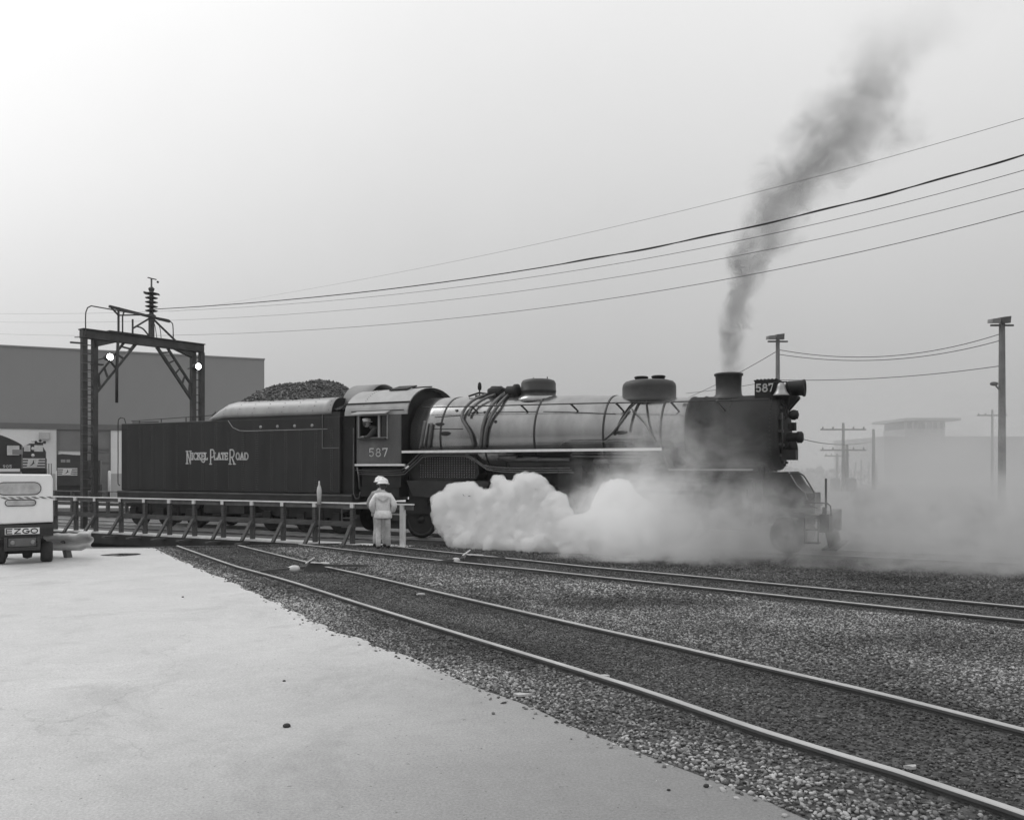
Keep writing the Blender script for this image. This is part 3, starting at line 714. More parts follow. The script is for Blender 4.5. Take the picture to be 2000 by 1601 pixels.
for u, r in ((-8.92,.52),(1.62,.42)):
    for y in (-.78, .78):
        if tw is None: tw = wheel(.5, 12, 0, cw=False).build('truck_wheel', 'black', loco); o = tw
        else: o = dup(tw)
        o.location = (u-LOC[0], y, RZ0+r); o.scale = (r/.5, 1, r/.5)
ax = MB()
for u in (-6.45,-4.77,-3.09,-1.41): ax.tube([(u,-.9,RZ0+.8),(u,.9,RZ0+.8)], .1, 12)
lp(ax, 'axles', 'black', frame_o)
rod = MB(); zr = RZ0+.8-.33
for i, u in enumerate((-6.45,-4.77,-3.09,-1.41)): rod.tube([(u,-.88,zr),(u,-1.08,zr)], .12, 16)
rod.bar((-6.45,-.98,zr),(-1.41,-.98,zr),.05,.13)
lp(rod, 'side_rod', 'pipe')
lp(MB().bar((-4.77,-1.12,zr),(-.9,-1.25,RZ0+.95),.05,.15), 'main_rod', 'pipe')
vg = MB(); vg.bar((-3.4,-1.2,1.95),(-.3,-1.2,1.75),.05,.1); vg.bar((-3.0,-1.2,1.9),(-3.1,-1.2,1.05),.05,.12); vg.bar((-4.6,-1.15,.85),(-3.1,-1.2,1.1),.05,.08)
vg.prism([(-3.25,2.1),(-2.85,2.1),(-2.75,1.6),(-3.0,1.35),(-3.3,1.6)], -1.28, -1.16, 'y'); vg.bar((-2.2,-1.22,1.5),(-.3,-1.22,1.5),.12,.1); vg.bar((-2.2,-1.22,1.02),(-.3,-1.22,1.02),.12,.08)
vg.box(-4.3,-3.6,-1.25,-.9,1.6,2.2)
lp(vg, 'valve_gear', 'black')
cy_ = MB(); cy_.lathe([(0,-.55),(.3,-.5),(.40,-.45),(.40,.62),(.3,.68),(0,.72)], (.15,-1.2,1.0), 'x', 28); cy_.lathe([(0,-.6),(.2,-.55),(.24,-.5),(.24,.66),(.2,.7),(0,.74)], (.15,-1.1,1.62), 'x', 24)
cy_.box(-.3,.75,-1.5,-.8,1.0,1.6)
lp(cy_, 'cylinder', 'black')
cy_ = MB(); cy_.lathe([(0,-.55),(.40,-.45),(.40,.62),(0,.72)], (.15,1.2,1.0), 'x', 28); cy_.box(-.3,.75,.8,1.5,1.0,1.6); lp(cy_, 'cylinder', 'black')
# front end
nb = MB(); nb.box(.74,1.30,-.42,-.30,3.86,4.30); nb.box(.72,1.32,-.43,.43,4.30,4.33); nb.box(.74,1.30,.30,.42,3.86,4.30); nb.box(1.24,1.30,-.3,.3,3.9,4.3)
for k in range(6): nb.lathe([(.03,4.33),(.03,4.35),(0,4.36)], (.8+k*.09,-.36,0), 'z', 8)
nbo = lp(nb, 'number_board', 'sooty')
tx = MB(); x0 = U(1477,-.43); x1 = U(1513,-.43); za = frame(1495,764,-.43)[1]; zb = frame(1495,750,-.43)[1]
for i, ch in enumerate('587'): letter(tx, ch, x0+i*(x1-x0)*.35, za, (x1-x0)*.42, zb-za, .036, -.424, False)
lp(tx, 'board_number', 'lettering', nbo)
be = F(1524, 772, -.5)
bl = MB().lathe([(.20,-.01),(.205,0),(.17,.045),(.13,.11),(.105,.2),(.09,.27),(.05,.31),(0,.32)], (be[0]+.02,be[1],be[2]), 'z', 24)
bell = lp(bl, 'bell', 'silver')
bb = MB(); bb.bar((be[0]-.22,be[1],be[2]+.05),(be[0]-.22,be[1],be[2]-.3),.04); bb.bar((be[0]+.24,be[1],be[2]+.05),(be[0]+.15,be[1]+.1,be[2]-.35),.04); bb.tube([(be[0]-.22,be[1],be[2]+.05),(be[0]-.15,be[1],be[2]+.33),(be[0]+.15,be[1],be[2]+.33),(be[0]+.24,be[1],be[2]+.05)], .02, 6)
lp(bb, 'bell_yoke', 'sooty', bell)
hl = MB(); zh = 4.12
hl.lathe([(0,1.42),(.15,1.44),(.19,1.50),(.19,1.84),(.215,1.845),(.215,1.90),(.18,1.91),(.15,1.86),(0,1.85)], (0,0,zh), 'x', 24); hl.box(1.3,1.75,-.25,.25,zh-.27,zh-.2)
hl.prism([(1.35,3.85),(1.75,3.85),(1.45,3.5),(1.35,3.4)], -.2, -.12, 'y'); hl.prism([(1.35,3.85),(1.75,3.85),(1.45,3.5),(1.35,3.4)], .12, .2, 'y')
lp(hl, 'headlight', 'sooty')
ml = MB(); c = F(1550,810,-.35); ml.ball(c, .13); ml.lathe([(.05,-.14),(.09,-.12),(.10,.0),(.11,.05)], (c[0]+.05,c[1],c[2]), 'x', 14); ml.tube([(1.4,-.5,c[2]+.35),(1.5,-.45,c[2]+.2),(1.55,-.4,c[2]-.05),(1.4,-.5,c[2]-.1)], .022, 6)
lp(ml, 'marker_light', 'sooty')
fx = MB(); c = F(1545,833,-.2); fx.box(1.4,c[0]+.1,-.3,-.1,c[2]-.06,c[2]+.06); fx.lathe([(.08,-.1),(.08,.1)], (c[0]+.05,-.2,c[2]), 'z', 10)
c = F(1553,854,-.3); fx.lathe([(0,1.4),(.10,1.42),(.12,1.5),(.12,c[0]+.05),(.145,c[0]+.06),(.145,c[0]+.16),(.1,c[0]+.2),(0,c[0]+.2)], (0,-.35,c[2]), 'x', 18)
fx.lathe([(.13,-.2),(.11,-.05),(.08,.02)], (c[0]-.05,-.35,c[2]-.12), 'z', 14)
c = F(1545,888,-.4); fx.box(c[0]-.2,c[0]+.14,-.62,-.2,c[2]-.13,c[2]+.12); fx.tube([(1.4,-.4,c[2]+.1),(c[0],-.4,c[2]+.25)], .03, 6)
lp(fx, 'air_pump_shield', 'sooty')
sad = MB().prism([(-.6,2.3),(1.0,2.3),(1.2,1.9),(1.2,1.3),(-.8,1.3)], -.6, .6, 'y'); lp(sad, 'cylinder_saddle', 'black')
# pilot deck, steps, beam and pilot
pd = MB()
pts = [frame(x, y, -.9) for x, y in ((1495,922),(1540,921),(1556,948),(1572,962),(1577,978),(1590,992),(1500,992))]
pd.prism(pts, -.95, -.75, 'y'); pd.prism(pts, .75, .95, 'y')
pd.prism([(1.3,1.1),(2.45,1.0),(2.45,.92),(1.3,.95)], -1.3, 1.3, 'y')
pilot = lp(pd, 'pilot_deck', 'black')
pb = MB(); pb.box(2.40,2.62,-1.45,1.45,.62,1.04); pb.box(2.62,2.74,-.16,.16,.6,.85); pb.tube([(2.5,-1.3,.98),(2.5,-1.3,1.2)], .05, 8)
lp(pb, 'buffer_beam', 'black', pilot)
pc = MB()
for k in range(13): y = -1.2+k*.2; pc.bar((2.52,y,.62),(2.60,y,.24),.05,.04)
pc.box(2.45,2.78,-1.4,1.4,.20,.24)
lp(pc, 'pilot_bars', 'black', pilot)
stp = MB()
for z in (.35,.66): stp.box(2.05,2.4,-1.5,-1.2,z,z+.03)
stp.bar((2.08,-1.48,.35),(2.08,-1.48,1.0),.03); stp.bar((2.38,-1.48,.35),(2.38,-1.48,1.0),.03); lp(stp, 'corner_step', 'black', pilot)
hr = MB(); hr.tube(smooth_line([F(1538,926,-1.0),F(1564,925,-1.0),F(1570,929,-1.0),F(1590,962,-1.0),F(1590,970,-1.0),F(1583,977,-1.0),F(1570,978,-1.0)], .06), .018, 8)
hr.tube(smooth_line([F(1570,981,-1.3),F(1616,983,-1.3),F(1622,988,-1.3),F(1623,1008,-1.3)], .08), .015, 8); hr.tube([F(1576,986,-1.3),F(1596,992,-1.3)], .015, 6)
lp(hr, 'pilot_handrail', 'grey_black', pilot)
lp(MB().tube([F(1613,992,-1.2),F(1613,934,-1.2)], .025, 8), 'flag_staff', 'grey_black', pilot)

# ------------------------------------------------------------------ tender
TOF = (-16.0, 0, 0); tw_ = to_world(TOF[0], 0)
tender = empty('tender', (tw_[0], tw_[1], 0), ANG, label='long black riveted tender lettered Nickel Plate Road, coupled behind the engine cab', cat='tender')
def tp(mb, name, m, parent=None, **k): return mb.build(name, m, parent or tender, off=TOF, **k)
t0, t1 = -21.13, -11.42
tank = tp(MB().box(t0, t1, -1.5, 1.5, 1.33, 3.70), 'tank', 'tank', bevel=.03)
tp(MB().box(-21.32,-10.95,-1.52,1.52,1.06,1.32), 'underframe', 'grey_black', bevel=.02)
tp(MB().box(-21.30,-10.97,-1.545,-1.522,1.26,1.30), 'sill_bead', 'cab')
# bunker sides and curved collar
bk = MB().prism([(-16.75,3.70),(-16.1,3.70),(-11.42,3.70),(-11.42,3.84),(-16.1,3.80)], -1.495, 1.495, 'y')
bunker = tp(bk, 'coal_bunker', 'tank')
def collar(sgn):
    rows = []
    for u in np.linspace(-16.85, -11.75, 18):
        f = min(1, max(0, (u+16.85)/.85)); f = math.sin(f*math.pi/2)
        r = []
        for k in range(9):
            a = R(90*k/8); r.append((u, sgn*(-1.5+ .5*f*(1-math.cos(a))), 3.78+ (.52*f+.02)*math.sin(a)-.06*(1-f)))
        rows.append(r)
    return MB().sheet(rows)
for sg in (1, -1): tp(collar(sg), 'bunker_collar', 'collar', bunker, solid=.02)  # pale base colour stands in for sky light on the upturned sheet
en = MB(); arcp = [(-1.5+.5*(1-math.cos(R(90*k/8))), 3.78+.54*math.sin(R(90*k/8))) for k in range(9)]
en.prism([(y, z) for y, z in arcp]+[(1.0,4.30)]+[(-y, z) for y, z in arcp[::-1]]+[(1.49,3.7),(-1.49,3.7)], -11.86, -11.80, 'x')
tp(en, 'bunker_end', 'sooty', bunker)
rv = MB()
for i in range(16):
    u = -20.75+i*.60
    for k in range(30):
        z = 1.45+k*.076
        for du in (-.035, .035):
            if z < 3.62 and not (-16 < u < -11.5 and z > 3.3): rv.dot((u+du*(k % 2*2-1), -1.503, z), .020)
for u in np.arange(-20.9, -11.5, .09):
    rv.dot((u, -1.503, 1.38), .011)
for u in np.arange(-15.6, -11.5, .09): rv.dot((u, -1.503, 3.36), .012)
for z in np.arange(1.5, 3.75, .07): rv.dot((t1-.05, -1.503, z), .012); rv.dot((t1-.45, -1.503, z), .010) if z > 2.6 else None
tag(tp(rv, 'rivets', 'rivet', tank), kind='stuff')
rv = MB()
for u in np.arange(-16.2, -11.8, .62):
    for k in range(5): a = R(12+k*18); rv.dot((u+.03*(k % 2), -1.5+.5*(1-math.cos(a))-.012, 3.78+.54*math.sin(a)+.01), .016)
tag(tp(rv, 'rivets', 'grey_black', bunker), kind='stuff')
sl = MB(); sl.tube([(-16.0,-1.505,3.68),(-15.8,-1.505,3.45),(-15.5,-1.505,3.34),(-15.2,-1.505,3.32),(-11.9,-1.505,3.32)], .012, 6); tp(sl, 'slope_seam', 'collar', tank)
for u in (-14.6,-13.9,-13.2,-12.5): tp(MB().ball((u,-1.5,3.44), .05, (1.2,.4,1)), 'tie_plate', 'collar', tank)
fp = MB(); fp.box(-11.42,-10.98,-1.35,1.35,1.32,3.78); tp(fp, 'front_locker', 'sooty')
sp_ = MB(); sp_.box(-12.1,-11.45,-1.52,-1.5,2.72,2.75); sp_.box(-12.1,-12.07,-1.52,-1.5,2.75,3.78); tp(sp_, 'locker_trim', 'cab', tank)
# vestibule arch behind the cab roof
va = MB(); rows = []
for u in (-11.9,-11.3,-10.9): rows.append([(u, -.95*math.cos(math.pi*k/16)+.15, 4.0+.78*math.sin(math.pi*k/16)) for k in range(17)])
va.sheet(rows); tp(va, 'vestibule_arch', 'shed', solid=.03)
# deck rails and grab irons
dr = MB(); dr.tube([(-20.9,-1.25,3.80),(-16.8,-1.25,3.90)], .014, 6)
for u in (-20.5,-19.4,-18.2,-16.9): dr.tube([(u,-1.25,3.7),(u,-1.25,3.81+(u+20.9)*.025)], .018, 6)
dr.tube([(-20.9,-1.2,3.75),(-19.6,-1.2,3.75)], .02, 6)
dr.tube(smooth_line([(-18.9,.6,3.7),(-18.9,.6,4.05),(-18.8,.6,4.12),(-18.7,.6,4.05),(-18.7,.6,3.7)], .06), .016, 6)
tp(dr, 'deck_rail', 'grey_black')
gi = MB(); gi.tube(smooth_line([(-20.98,-1.42,3.68),(-21.02,-1.45,3.88),(-21.15,-1.5,3.92),(-21.27,-1.5,3.85),(-21.29,-1.5,3.5),(-21.29,-1.5,2.4),(-21.29,-1.5,1.55),(-21.2,-1.5,1.5)], .15), .017, 6)
tp(gi, 'grab_iron', 'grey_black')
# lettering
tx = MB()
def put(ch, xa, xb, ya, yb, th):
    a = frame(xa, yb, -1.504); b = frame(xb, ya, -1.504); g = GL[ch]; wd = max(p[0] for s in g for p in s) or .1
    sx = (b[0]-a[0])/max(wd, .3); letter(tx, ch, a[0], a[1], sx, b[1]-a[1], th, -1.503)
TH = .046
put('N',365,371.5,881,905,TH)
for ch, a, b in (('I',374,377),('C',378,384),('K',386,392),('E',394,398.5),('L',400.5,404.5)): put(ch,a,b,884.5,897,TH)
put('P',411,418,878,906,TH)
for ch, a, b in (('L',418.5,422.5),('A',424.5,430.5),('T',432,438),('E',439.5,444)): put(ch,a,b,884.5,897,TH)
put('R',449,457.5,878,906,TH)
for ch, a, b in (('O',461,467),('A',469,475.5),('D',478,484)): put(ch,a,b,884.5,897,TH)
def sw(p, q, r_, s_):
    pts = [frame(*c, -1.504) for c in (p, q, r_, s_)]
    for i in range(3):
        a, b = pts[i], pts[i+1]; tx.bar((a[0],-1.507,a[1]),(b[0],-1.507,b[1]),.008,TH*.8)
sw((391,895),(394,901),(398,902.5),(400,899))
tp(tx, 'lettering', 'lettering', tank)
# trucks: three axles each
wh0 = None
for ub in (-19.6, -13.3):
    tf = MB()
    tf.prism([(ub-1.95,.95),(ub+1.95,.95),(ub+1.8,.78),(ub+1.1,.55),(ub-1.1,.55),(ub-1.8,.78)], -1.02, -.92, 'y'); tf.prism([(ub-1.95,.95),(ub+1.95,.95),(ub+1.8,.78),(ub+1.1,.55),(ub-1.1,.55),(ub-1.8,.78)], .92, 1.02, 'y')
    for k in (-1.4,0,1.4): tf.box(ub+k-.15,ub+k+.15,-1.12,-1.0,.36,.72)
    for k in (-.7,.7):
        for j in (-.09,.09): tf.tube([(ub+k+j,-1.0,.45),(ub+k+j,-1.0,.8)], .07, 10)
    tf.box(ub-.4,ub+.4,-.9,.9,.7,1.08)
    tr = tp(tf, 'truck_frame', 'grey_black')
    for k in (-1.4,0,1.4):
        for y in (-.78,.78):
            if wh0 is None:
                wm = MB().lathe([(0,-.09),(.12,-.09),(.13,-.04),(.36,-.02),(.38,-.07),(.44,-.07),(.44,.05),(.47,.06),(.47,.08),(0,.08)][::-1], (0,0,0), 'y', 28)
                wh0 = wm.build('truck_wheel', 'sooty', tr); o = wh0
            else: o = dup(wh0, parent=tr)
            o.location = (ub+k-TOF[0], y, RZ0+.44)
und = MB(); und.box(-17.3,-15.5,-1.3,-.5,.62,1.05); und.box(-17.0,-16.2,-1.35,-1.3,.7,1.0); und.tube([(-17.4,-1.1,.6),(-15.2,-1.1,.6)], .03, 6); und.lathe([(.2,-.6),(.2,.6)], (-16.2,.2,.8), 'x', 16)
tp(und, 'underfloor_gear', 'grey_black')
stp = MB()
for z in (.3,.58,.86): stp.box(-11.35,-11.0,-1.5,-1.25,z,z+.03)
for u in (-11.36,-10.99): stp.bar((u,-1.48,.3),(u,-1.48,1.08),.035)
for z in (.5,.85): stp.box(-21.25,-20.9,-1.5,-1.25,z,z+.03)
for u in (-21.25,-20.9): stp.bar((u,-1.48,.45),(u,-1.48,1.08),.03)
tp(stp, 'step_ladder', 'cab')
tp(MB().box(-21.75,-21.3,-.12,.12,.7,.98), 'coupler', 'sooty')
# coal
cm = bmesh.new(); bmesh.ops.create_grid(cm, x_segments=110, y_segments=64, size=1)
for v in cm.verts:
    u = -14.3+v.co.x*2.6; y = v.co.y*1.28
    prof = float(np.interp(u, [-16.9,-16.3,-15.7,-15.2,-14.5,-13.9,-13.4,-12.8,-12.1,-11.7], [4.05,4.34,4.70,4.88,4.92,4.92,4.99,4.88,4.50,3.98]))
    base = 3.9; e = max(0, 1-abs(y/1.28)**2.2); z = base+(prof-base)*e**.7
    nn = noise.fractal(Vector((u*7, y*7, 1)), .7, 2, 5)*.05+abs(noise.noise(Vector((u*16, y*16, 0))))*.07
    v.co = (u-TOF[0], y, z+nn)
cvs = [v.co.copy() for v in cm.verts]
for k in range(5200):
    c = random.choice(cvs); s_ = random.uniform(.02,.055); c = c+Vector((random.uniform(-.03,.03), random.uniform(-.03,.03), s_*.3))
    q = [cm.verts.new(c+Vector((a*s_*random.uniform(.6,1.2), b*s_*random.uniform(.6,1.2), d*s_*random.uniform(.5,1)))) for a, b, d in ((1,0,0),(0,1,0),(-1,0,0),(0,-1,0),(0,0,1),(0,0,-1))]
    for f in ((0,1,4),(1,2,4),(2,3,4),(3,0,4),(1,0,5),(2,1,5),(3,2,5),(0,3,5)): cm.faces.new([q[i] for i in f])
me = bpy.data.meshes.new('coal_load'); cm.to_mesh(me); cm.free(); me.materials.append(MT['coal'])
co = bpy.data.objects.new('coal_load', me); COL.objects.link(co); co.location = (tw_[0], tw_[1], 0); co.rotation_euler = (0,0,ANG); tag(co, kind='stuff')

# ------------------------------------------------------------------ turntable bridge
BOF = (-16.0, 0, 0)
bridge = empty('turntable_bridge', (tw_[0], tw_[1], 0), ANG, label='turntable bridge with timber railed walkway carrying the long tender', cat='turntable')
def bp_(mb, name, m, parent=None, **k): return mb.build(name, m, parent or bridge, off=BOF, **k)
B0, B1 = -33.5, -8.0
gd = MB()
for y in (-1.0, 1.0):
    gd.prism([(B0,-.2),(B1+.1,-.2),(B1+.1,-.7),(-18,-1.6),(-24,-1.6),(B0,-.7)], y-.12, y+.12, 'y')
gd.box(B0,B1-.2,-3.0,-2.9,-.42,-.08); gd.box(B0,B1-.2,2.9,3.0,-.42,-.08)
bp_(gd, 'girder', 'girder')
bp_(MB().box(B0,B1+.2,-1.35,1.35,-.2,-.1), 'tie_deck', 'girder')
tm = MB().box(0,.2,-1.4,1.4,-.1,-.075).build('tie', 'timber', bridge)
for i in range(60):
    o = tm if i == 0 else dup(tm)
    o.location = (B0+.2+i*.42-BOF[0], 0, .0)
wk = MB().box(B0,B1-.1,-2.95,-2.45,-.10,-.03); bp_(wk, 'walkway_edge', 'cap')
pl = MB().box(0,.9,-2.43,-1.5,-.09,-.045).build('walkway_plank', 'plank', bridge)
for i in range(27):
    o = pl if i == 0 else dup(pl); o.location = (B0+.1+i*.93-BOF[0], 0, random.uniform(-.004,.004))
bp_(MB().box(B0,B1-.1,1.5,2.95,-.10,-.04), 'far_walkway', 'plank')
for y in (-.75, .75):
    m = MB(); m.prism([(x, z-.01) for x, z in PROF], B0, B1+.15, 'x')
    m.v = [(x, yy+y, z) for x, yy, z in m.v]
    bp_(m, 'rail', 'rail')
POST = [-22.86-1.15*k for k in range(9,0,-1)]+[-22.86,-21.77,-20.75,-19.5,-18.36,-17.23,-16.12,-14.89,-13.70,-12.50,-11.30,-9.96]
rl = MB().box(B0,U(806,-2.8),-2.86,-2.72,1.10,1.135)
railing = bp_(rl, 'railing_cap', 'cap')
bp_(MB().box(B0,U(806,-2.8),-2.80,-2.76,.97,1.095), 'railing_board', 'plank', railing)
post = MB().box(-.055,.055,-.06,.06,-.12,1.10).build('railing_post', 'timber', railing, bevel=.006)
brace = MB(); brace.bar((0,-.06,.50),(0,-.46,-.06),.07,.10,up=(1,0,0)); brace = brace.build('railing_brace', 'timber', railing)
band = MB().box(-.06,.06,-.065,.065,.99,1.098).build('post_band', 'cap', railing)
for i, u in enumerate(POST):
    for q in (post, brace, band):
        o = q if i == 0 else dup(q); o.location = (u-BOF[0], -2.8, 0); o.rotation_euler = (0, R(random.uniform(-.7,.7)), R(random.uniform(-1,1)))
mb0 = MB().box(0,1.06,-.02,.02,-.075,.075).build('middle_board', 'timber', railing)
for i in range(len(POST)-1):
    o = mb0 if i == 0 else dup(mb0); o.location = (POST[i]+.05-BOF[0], -2.77, .53+random.uniform(-.01,.01)); o.scale = ((POST[i+1]-POST[i]-.09)/1.06,1,1)
for i in range(len(POST)-1):
    o = MB().box(0,.9,-1.9,-.1,0,.05).build('outrigger', 'timber', bridge) if i == 0 else dup(outr)
    if i == 0: outr = o
    o.location = (POST[i]-.06-BOF[0], -1.6, -.16); o.scale = (.16,1,1)
endp = MB().box(-.06,.06,-.06,.06,-.05,1.10).build('end_post', 'white', railing); endp.location = (U(786,-2.8)-BOF[0], -2.8, 0)
endp["label"] = 'white painted end post'
# far side railing
fr_ = bp_(MB().box(B0,-15,2.76,2.86,1.08,1.12), 'far_railing_cap', 'plank')
bp_(MB().box(B0,-15,2.80,2.84,.48,.62), 'far_middle_board', 'timber', fr_)
fpst = MB().box(-.06,.06,-.06,.06,-.1,1.1).build('far_railing_post', 'timber', fr_)
for i in range(16):
    o = fpst if i == 0 else dup(fpst); o.location = (B0+.3+i*1.17-BOF[0], 2.8, 0)

# ------------------------------------------------------------------ power gantry
gp0 = Vector(W(176,1035,30.6)); gp1 = Vector(W(384,1000,34.0)); gv = Vector((gp1.x-gp0.x, gp1.y-gp0.y, 0)); GW = gv.length; ga = math.atan2(gv.y, gv.x)
gan = empty('power_gantry', (gp0.x, gp0.y, -.05), ga, label='dark steel arch straddling the turntable with a stacked insulator on top and two lit floodlights', cat='gantry')
HT = CAMZ+(915-662)*30.6/FPX+.05
def column():
    m = MB()
    for dx in (-.22, .16):
        m.box(dx-.09, dx+.09, -.10, .10, 0, HT)
    for k in range(22): m.box(-.2,.15,-.03,.03,.3+k*.3,.33+k*.3)
    return m
col0 = column().build('column', 'gantry', gan, bevel=.01)
col1 = dup(col0, (GW,0,0), rot=(0,0,math.pi))
for cx_ in (-.37,):
    r_ = MB().box(-.012,.012,-.2,.2,-.012,.012).build('ladder_rung', 'pipe', gan)
    for k in range(20):
        o = r_ if k == 0 else dup(r_); o.location = (cx_+.17,-.17,.5+k*.32); o.rotation_euler = (0,0,math.pi/2)
bmx = MB(); bmx.box(-.32,GW+.26,-.14,.14,HT,HT+.30); bmx.box(-.34,GW+.28,-.2,.2,HT+.30,HT+.34); bmx.prism([(.1,HT),(1.0,HT),(.25,HT-.25),(.1,HT-.35)], -.1,.1,'y'); bmx.prism([(GW-.1,HT),(GW-1.0,HT),(GW-.25,HT-.25),(GW-.1,HT-.35)], -.1,.1,'y')
bmx.box(.6,2.2,-.22,.22,HT+.34,HT+.38)
bmx.build('crossbeam', 'gantry', gan, bevel=.01)
def knee(sg):
    m = MB(); x0 = .2 if sg > 0 else GW-.2
    A0, A1 = Vector((x0,0,HT-1.95)), Vector((x0+sg*1.5,0,HT)); B0_, B1_ = Vector((x0,0,HT-1.40)), Vector((x0+sg*1.05,0,HT))
    m.bar(A0, A1, .09, .13, up=(0,1,0)); m.bar(B0_, B1_, .07, .10, up=(0,1,0))
    for k in range(5): f = .1+k*.2; m.bar(A0.lerp(A1, f), B0_.lerp(B1_, f), .06, .06, up=(0,1,0))
    return m.build('knee_brace', 'gantry', gan)
knee(1); knee(-1)
hr = MB(); z = HT+.34
hr.tube(smooth_line([(-.3,-.3,z-.3),(-.3,-.3,z+.55),(-.15,-.3,z+.78),(.1,-.3,z+.8),(1.6,-.3,z+.76),(2.9,-.3,z+.72),(3.05,-.3,z+.6),(3.08,-.3,z)], .12), .022, 6)
hr.tube([(1.05,-.3,z),(1.05,-.3,z+.6),(1.1,-.3,z+.76)], .03, 6)
hr.build('gantry_handrail', 'gantry', gan)
ca_ = MB(); XI = GW*.55
ca_.bar((.65,-.1,z+.93),(XI+.75,0,z+.72),.09,.09); ca_.bar((XI,0,z),(XI,0,z+.8),.16,.16); ca_.bar((XI-.05,0,z+.75),(XI-.75,0,z+.25),.06); ca_.bar((XI+.1,0,z+.7),(XI+1.0,0,z+.0),.06)
ca_.bar((.72,-.1,z+.9),(1.0,-.1,z+.65),.05); ca_.bar((1.0,-.1,z+.65),(2.2,-.05,z+.85),.05); ca_.bar((1.0,-.1,z+.95),(1.0,-.1,z-.35),.06); ca_.bar((XI-.75,0,z+.6),(XI-.75,0,z-.05),.05)
ca_.tube(smooth_line([(XI-.6,0,z+.35),(XI-.35,0,z+.3),(XI-.1,0,z+.05)], .08), .03, 6)
for k in (.2,.38): ca_.tube(smooth_line([(XI+.1,.1,z+.7),(XI+k,.1,z+.5),(XI+k+.08,.1,z)], .1), .014, 5)
ca_.build('collector_frame', 'gantry', gan)
ins = MB(); zi = z+.78
prof = [(.14,zi),(.17,zi+.06),(.08,zi+.14)]
for k in range(5):
    b0 = zi+.20+k*.165; rr_ = .24 if k < 4 else .29
    prof += [(.08,b0),(rr_*.8,b0+.02),(rr_,b0+.05),(.10,b0+.10),(.075,b0+.12)]
prof += [(.1,zi+1.03),(.12,zi+1.1),(.06,zi+1.16),(.035,zi+1.18),(.035,zi+1.5),(0,zi+1.5)]
ins.lathe(prof, (XI,0,0), 'z', 20); insu = ins.build('insulator', 'porcelain', gan)
tb = MB(); tb.bar((XI-.15,0,zi+1.5),(XI+.2,0,zi+1.48),.05,.03); tb.ball((XI+.26,0,zi+1.40), .045); tb.bar((XI-.32,0,zi+.93),(XI+.34,0,zi+.90),.04,.03); tb.build('terminal', 'gantry', insu)
sb_ = MB(); sb_.bar((-.3,-.1,HT-.2),(-.75,-.1,HT-.22),.06); sb_.bar((-.3,-.1,HT+.02),(-.6,-.1,HT-.02),.03); sb_.build('side_bracket', 'gantry', gan)
hg = MB(); hg.tube([(.98,-.1,HT),(.94,-.1,HT-.9),(.93,-.1,HT-2.25)], .055, 8); hg.build('hanging_conduit', 'gantry', gan)
for (lx, lz) in ((.55, HT-.62), (GW-.15, HT-.62)):
    fl = MB(); fl.lathe([(.1,.22),(.12,.18),(.145,.0),(.15,-.08)], (lx,-.28,lz), 'y', 18); fl.bar((lx-.25,0,lz-.1),(lx,-.1,lz),.04); fl.box(lx-.5,lx-.1,-.1,.1,lz-.3,lz-.25) if lx < 1 else None
    f_ = fl.build('floodlight', 'gantry', gan); MB().lathe([(0,-.13),(.06,-.12),(.10,-.10),(.115,-.085),(0,-.08)], (lx,-.28,lz), 'y', 18).build('lit_lens', 'lamp', f_)

# ------------------------------------------------------------------ engine shed
sx1, sY1 = -20.2, 68.9
shed_dir = Vector((.91, .414)).normalized(); sa = math.atan2(shed_dir.y, shed_dir.x)
shed = empty('engine_shed', (sx1, sY1, -.04), sa, label='large windowless grey clad engine shed with white lower wall and open doorway', cat='building')
LS = 60; HSH = CAMZ+212/ (FPX/sY1)+.04
def s_at(px):
    # along-wall coordinate (negative to the left of the corner) seen at px
    t = (px-1000)/FPX; # point = corner + d*s ; X = t*Y
    s = (t*sY1-sx1)/(shed_dir.x-t*shed_dir.y); return s
def z_at(px, py):
    s = s_at(px); Y = sY1+s*shed_dir.y; return CAMZ-(py-HY)*Y/FPX+.04
hb = z_at(200, 829); hb0 = z_at(200, 840)
dA, dB = s_at(114), s_at(213)
wp = MB()
cl = MB().box(-1.4985,0,-.0,.1,hb,HSH)      # vertical cladding sheets
cl = cl.build('cladding_sheet', 'shed', shed)
for i in range(1, 40):
    o = dup(cl, (-i*1.5, random.uniform(-.001,.001), 0))
MB().box(-LS,0,.12,30,0.0,HSH-.05).build('inner_wall', 'shed', shed)
MB().box(-LS-.1,.05,-.06,.14,HSH,HSH+.12).build('roof_trim', 'shed', shed)
MB().box(-LS,0,-.10,.08,hb0,hb-.003).build('fascia_band', 'band', shed)
lowz = z_at(90, 925)
def wallseg(a, b, name='lower_wall'):
    MB().box(a,b,-.02,.10,lowz,hb0).build(name, 'shedwhite', shed); MB().box(a,b,-.05,.10,0,lowz-.003).build('plinth', 'shedlow', shed)
wallseg(-LS, dA); wallseg(dB, 0)
dk = MB(); dk.box(dA,dB,.121,.125,0.0,hb0); dk.build('doorway_dark_sheet', 'dark', shed)  # flat dark sheet stands in for the shaded shed interior
dzz = z_at(140, 880)
MB().box(dA,dB,.02,.1,dzz,hb0).build('rolled_up_door', 'door', shed)
xm = s_at(172)
MB().box(xm,dB,.0,.06,.3,dzz-.01).build('glazed_door_leaf', 'door', shed)
fm = MB()
for zz in (z_at(190,878), z_at(190,884), z_at(190,905)): fm.box(xm,dB,-.03,-.003,zz,zz+.12)
fm.box(dA-.12,dA,-.06,.0,0,hb0); fm.box(dB,dB+.12,-.06,.0,0,hb0); fm.box(s_at(182),s_at(183),-.03,-.003,dzz,hb0)
fm.build('door_frame', 'band', shed)
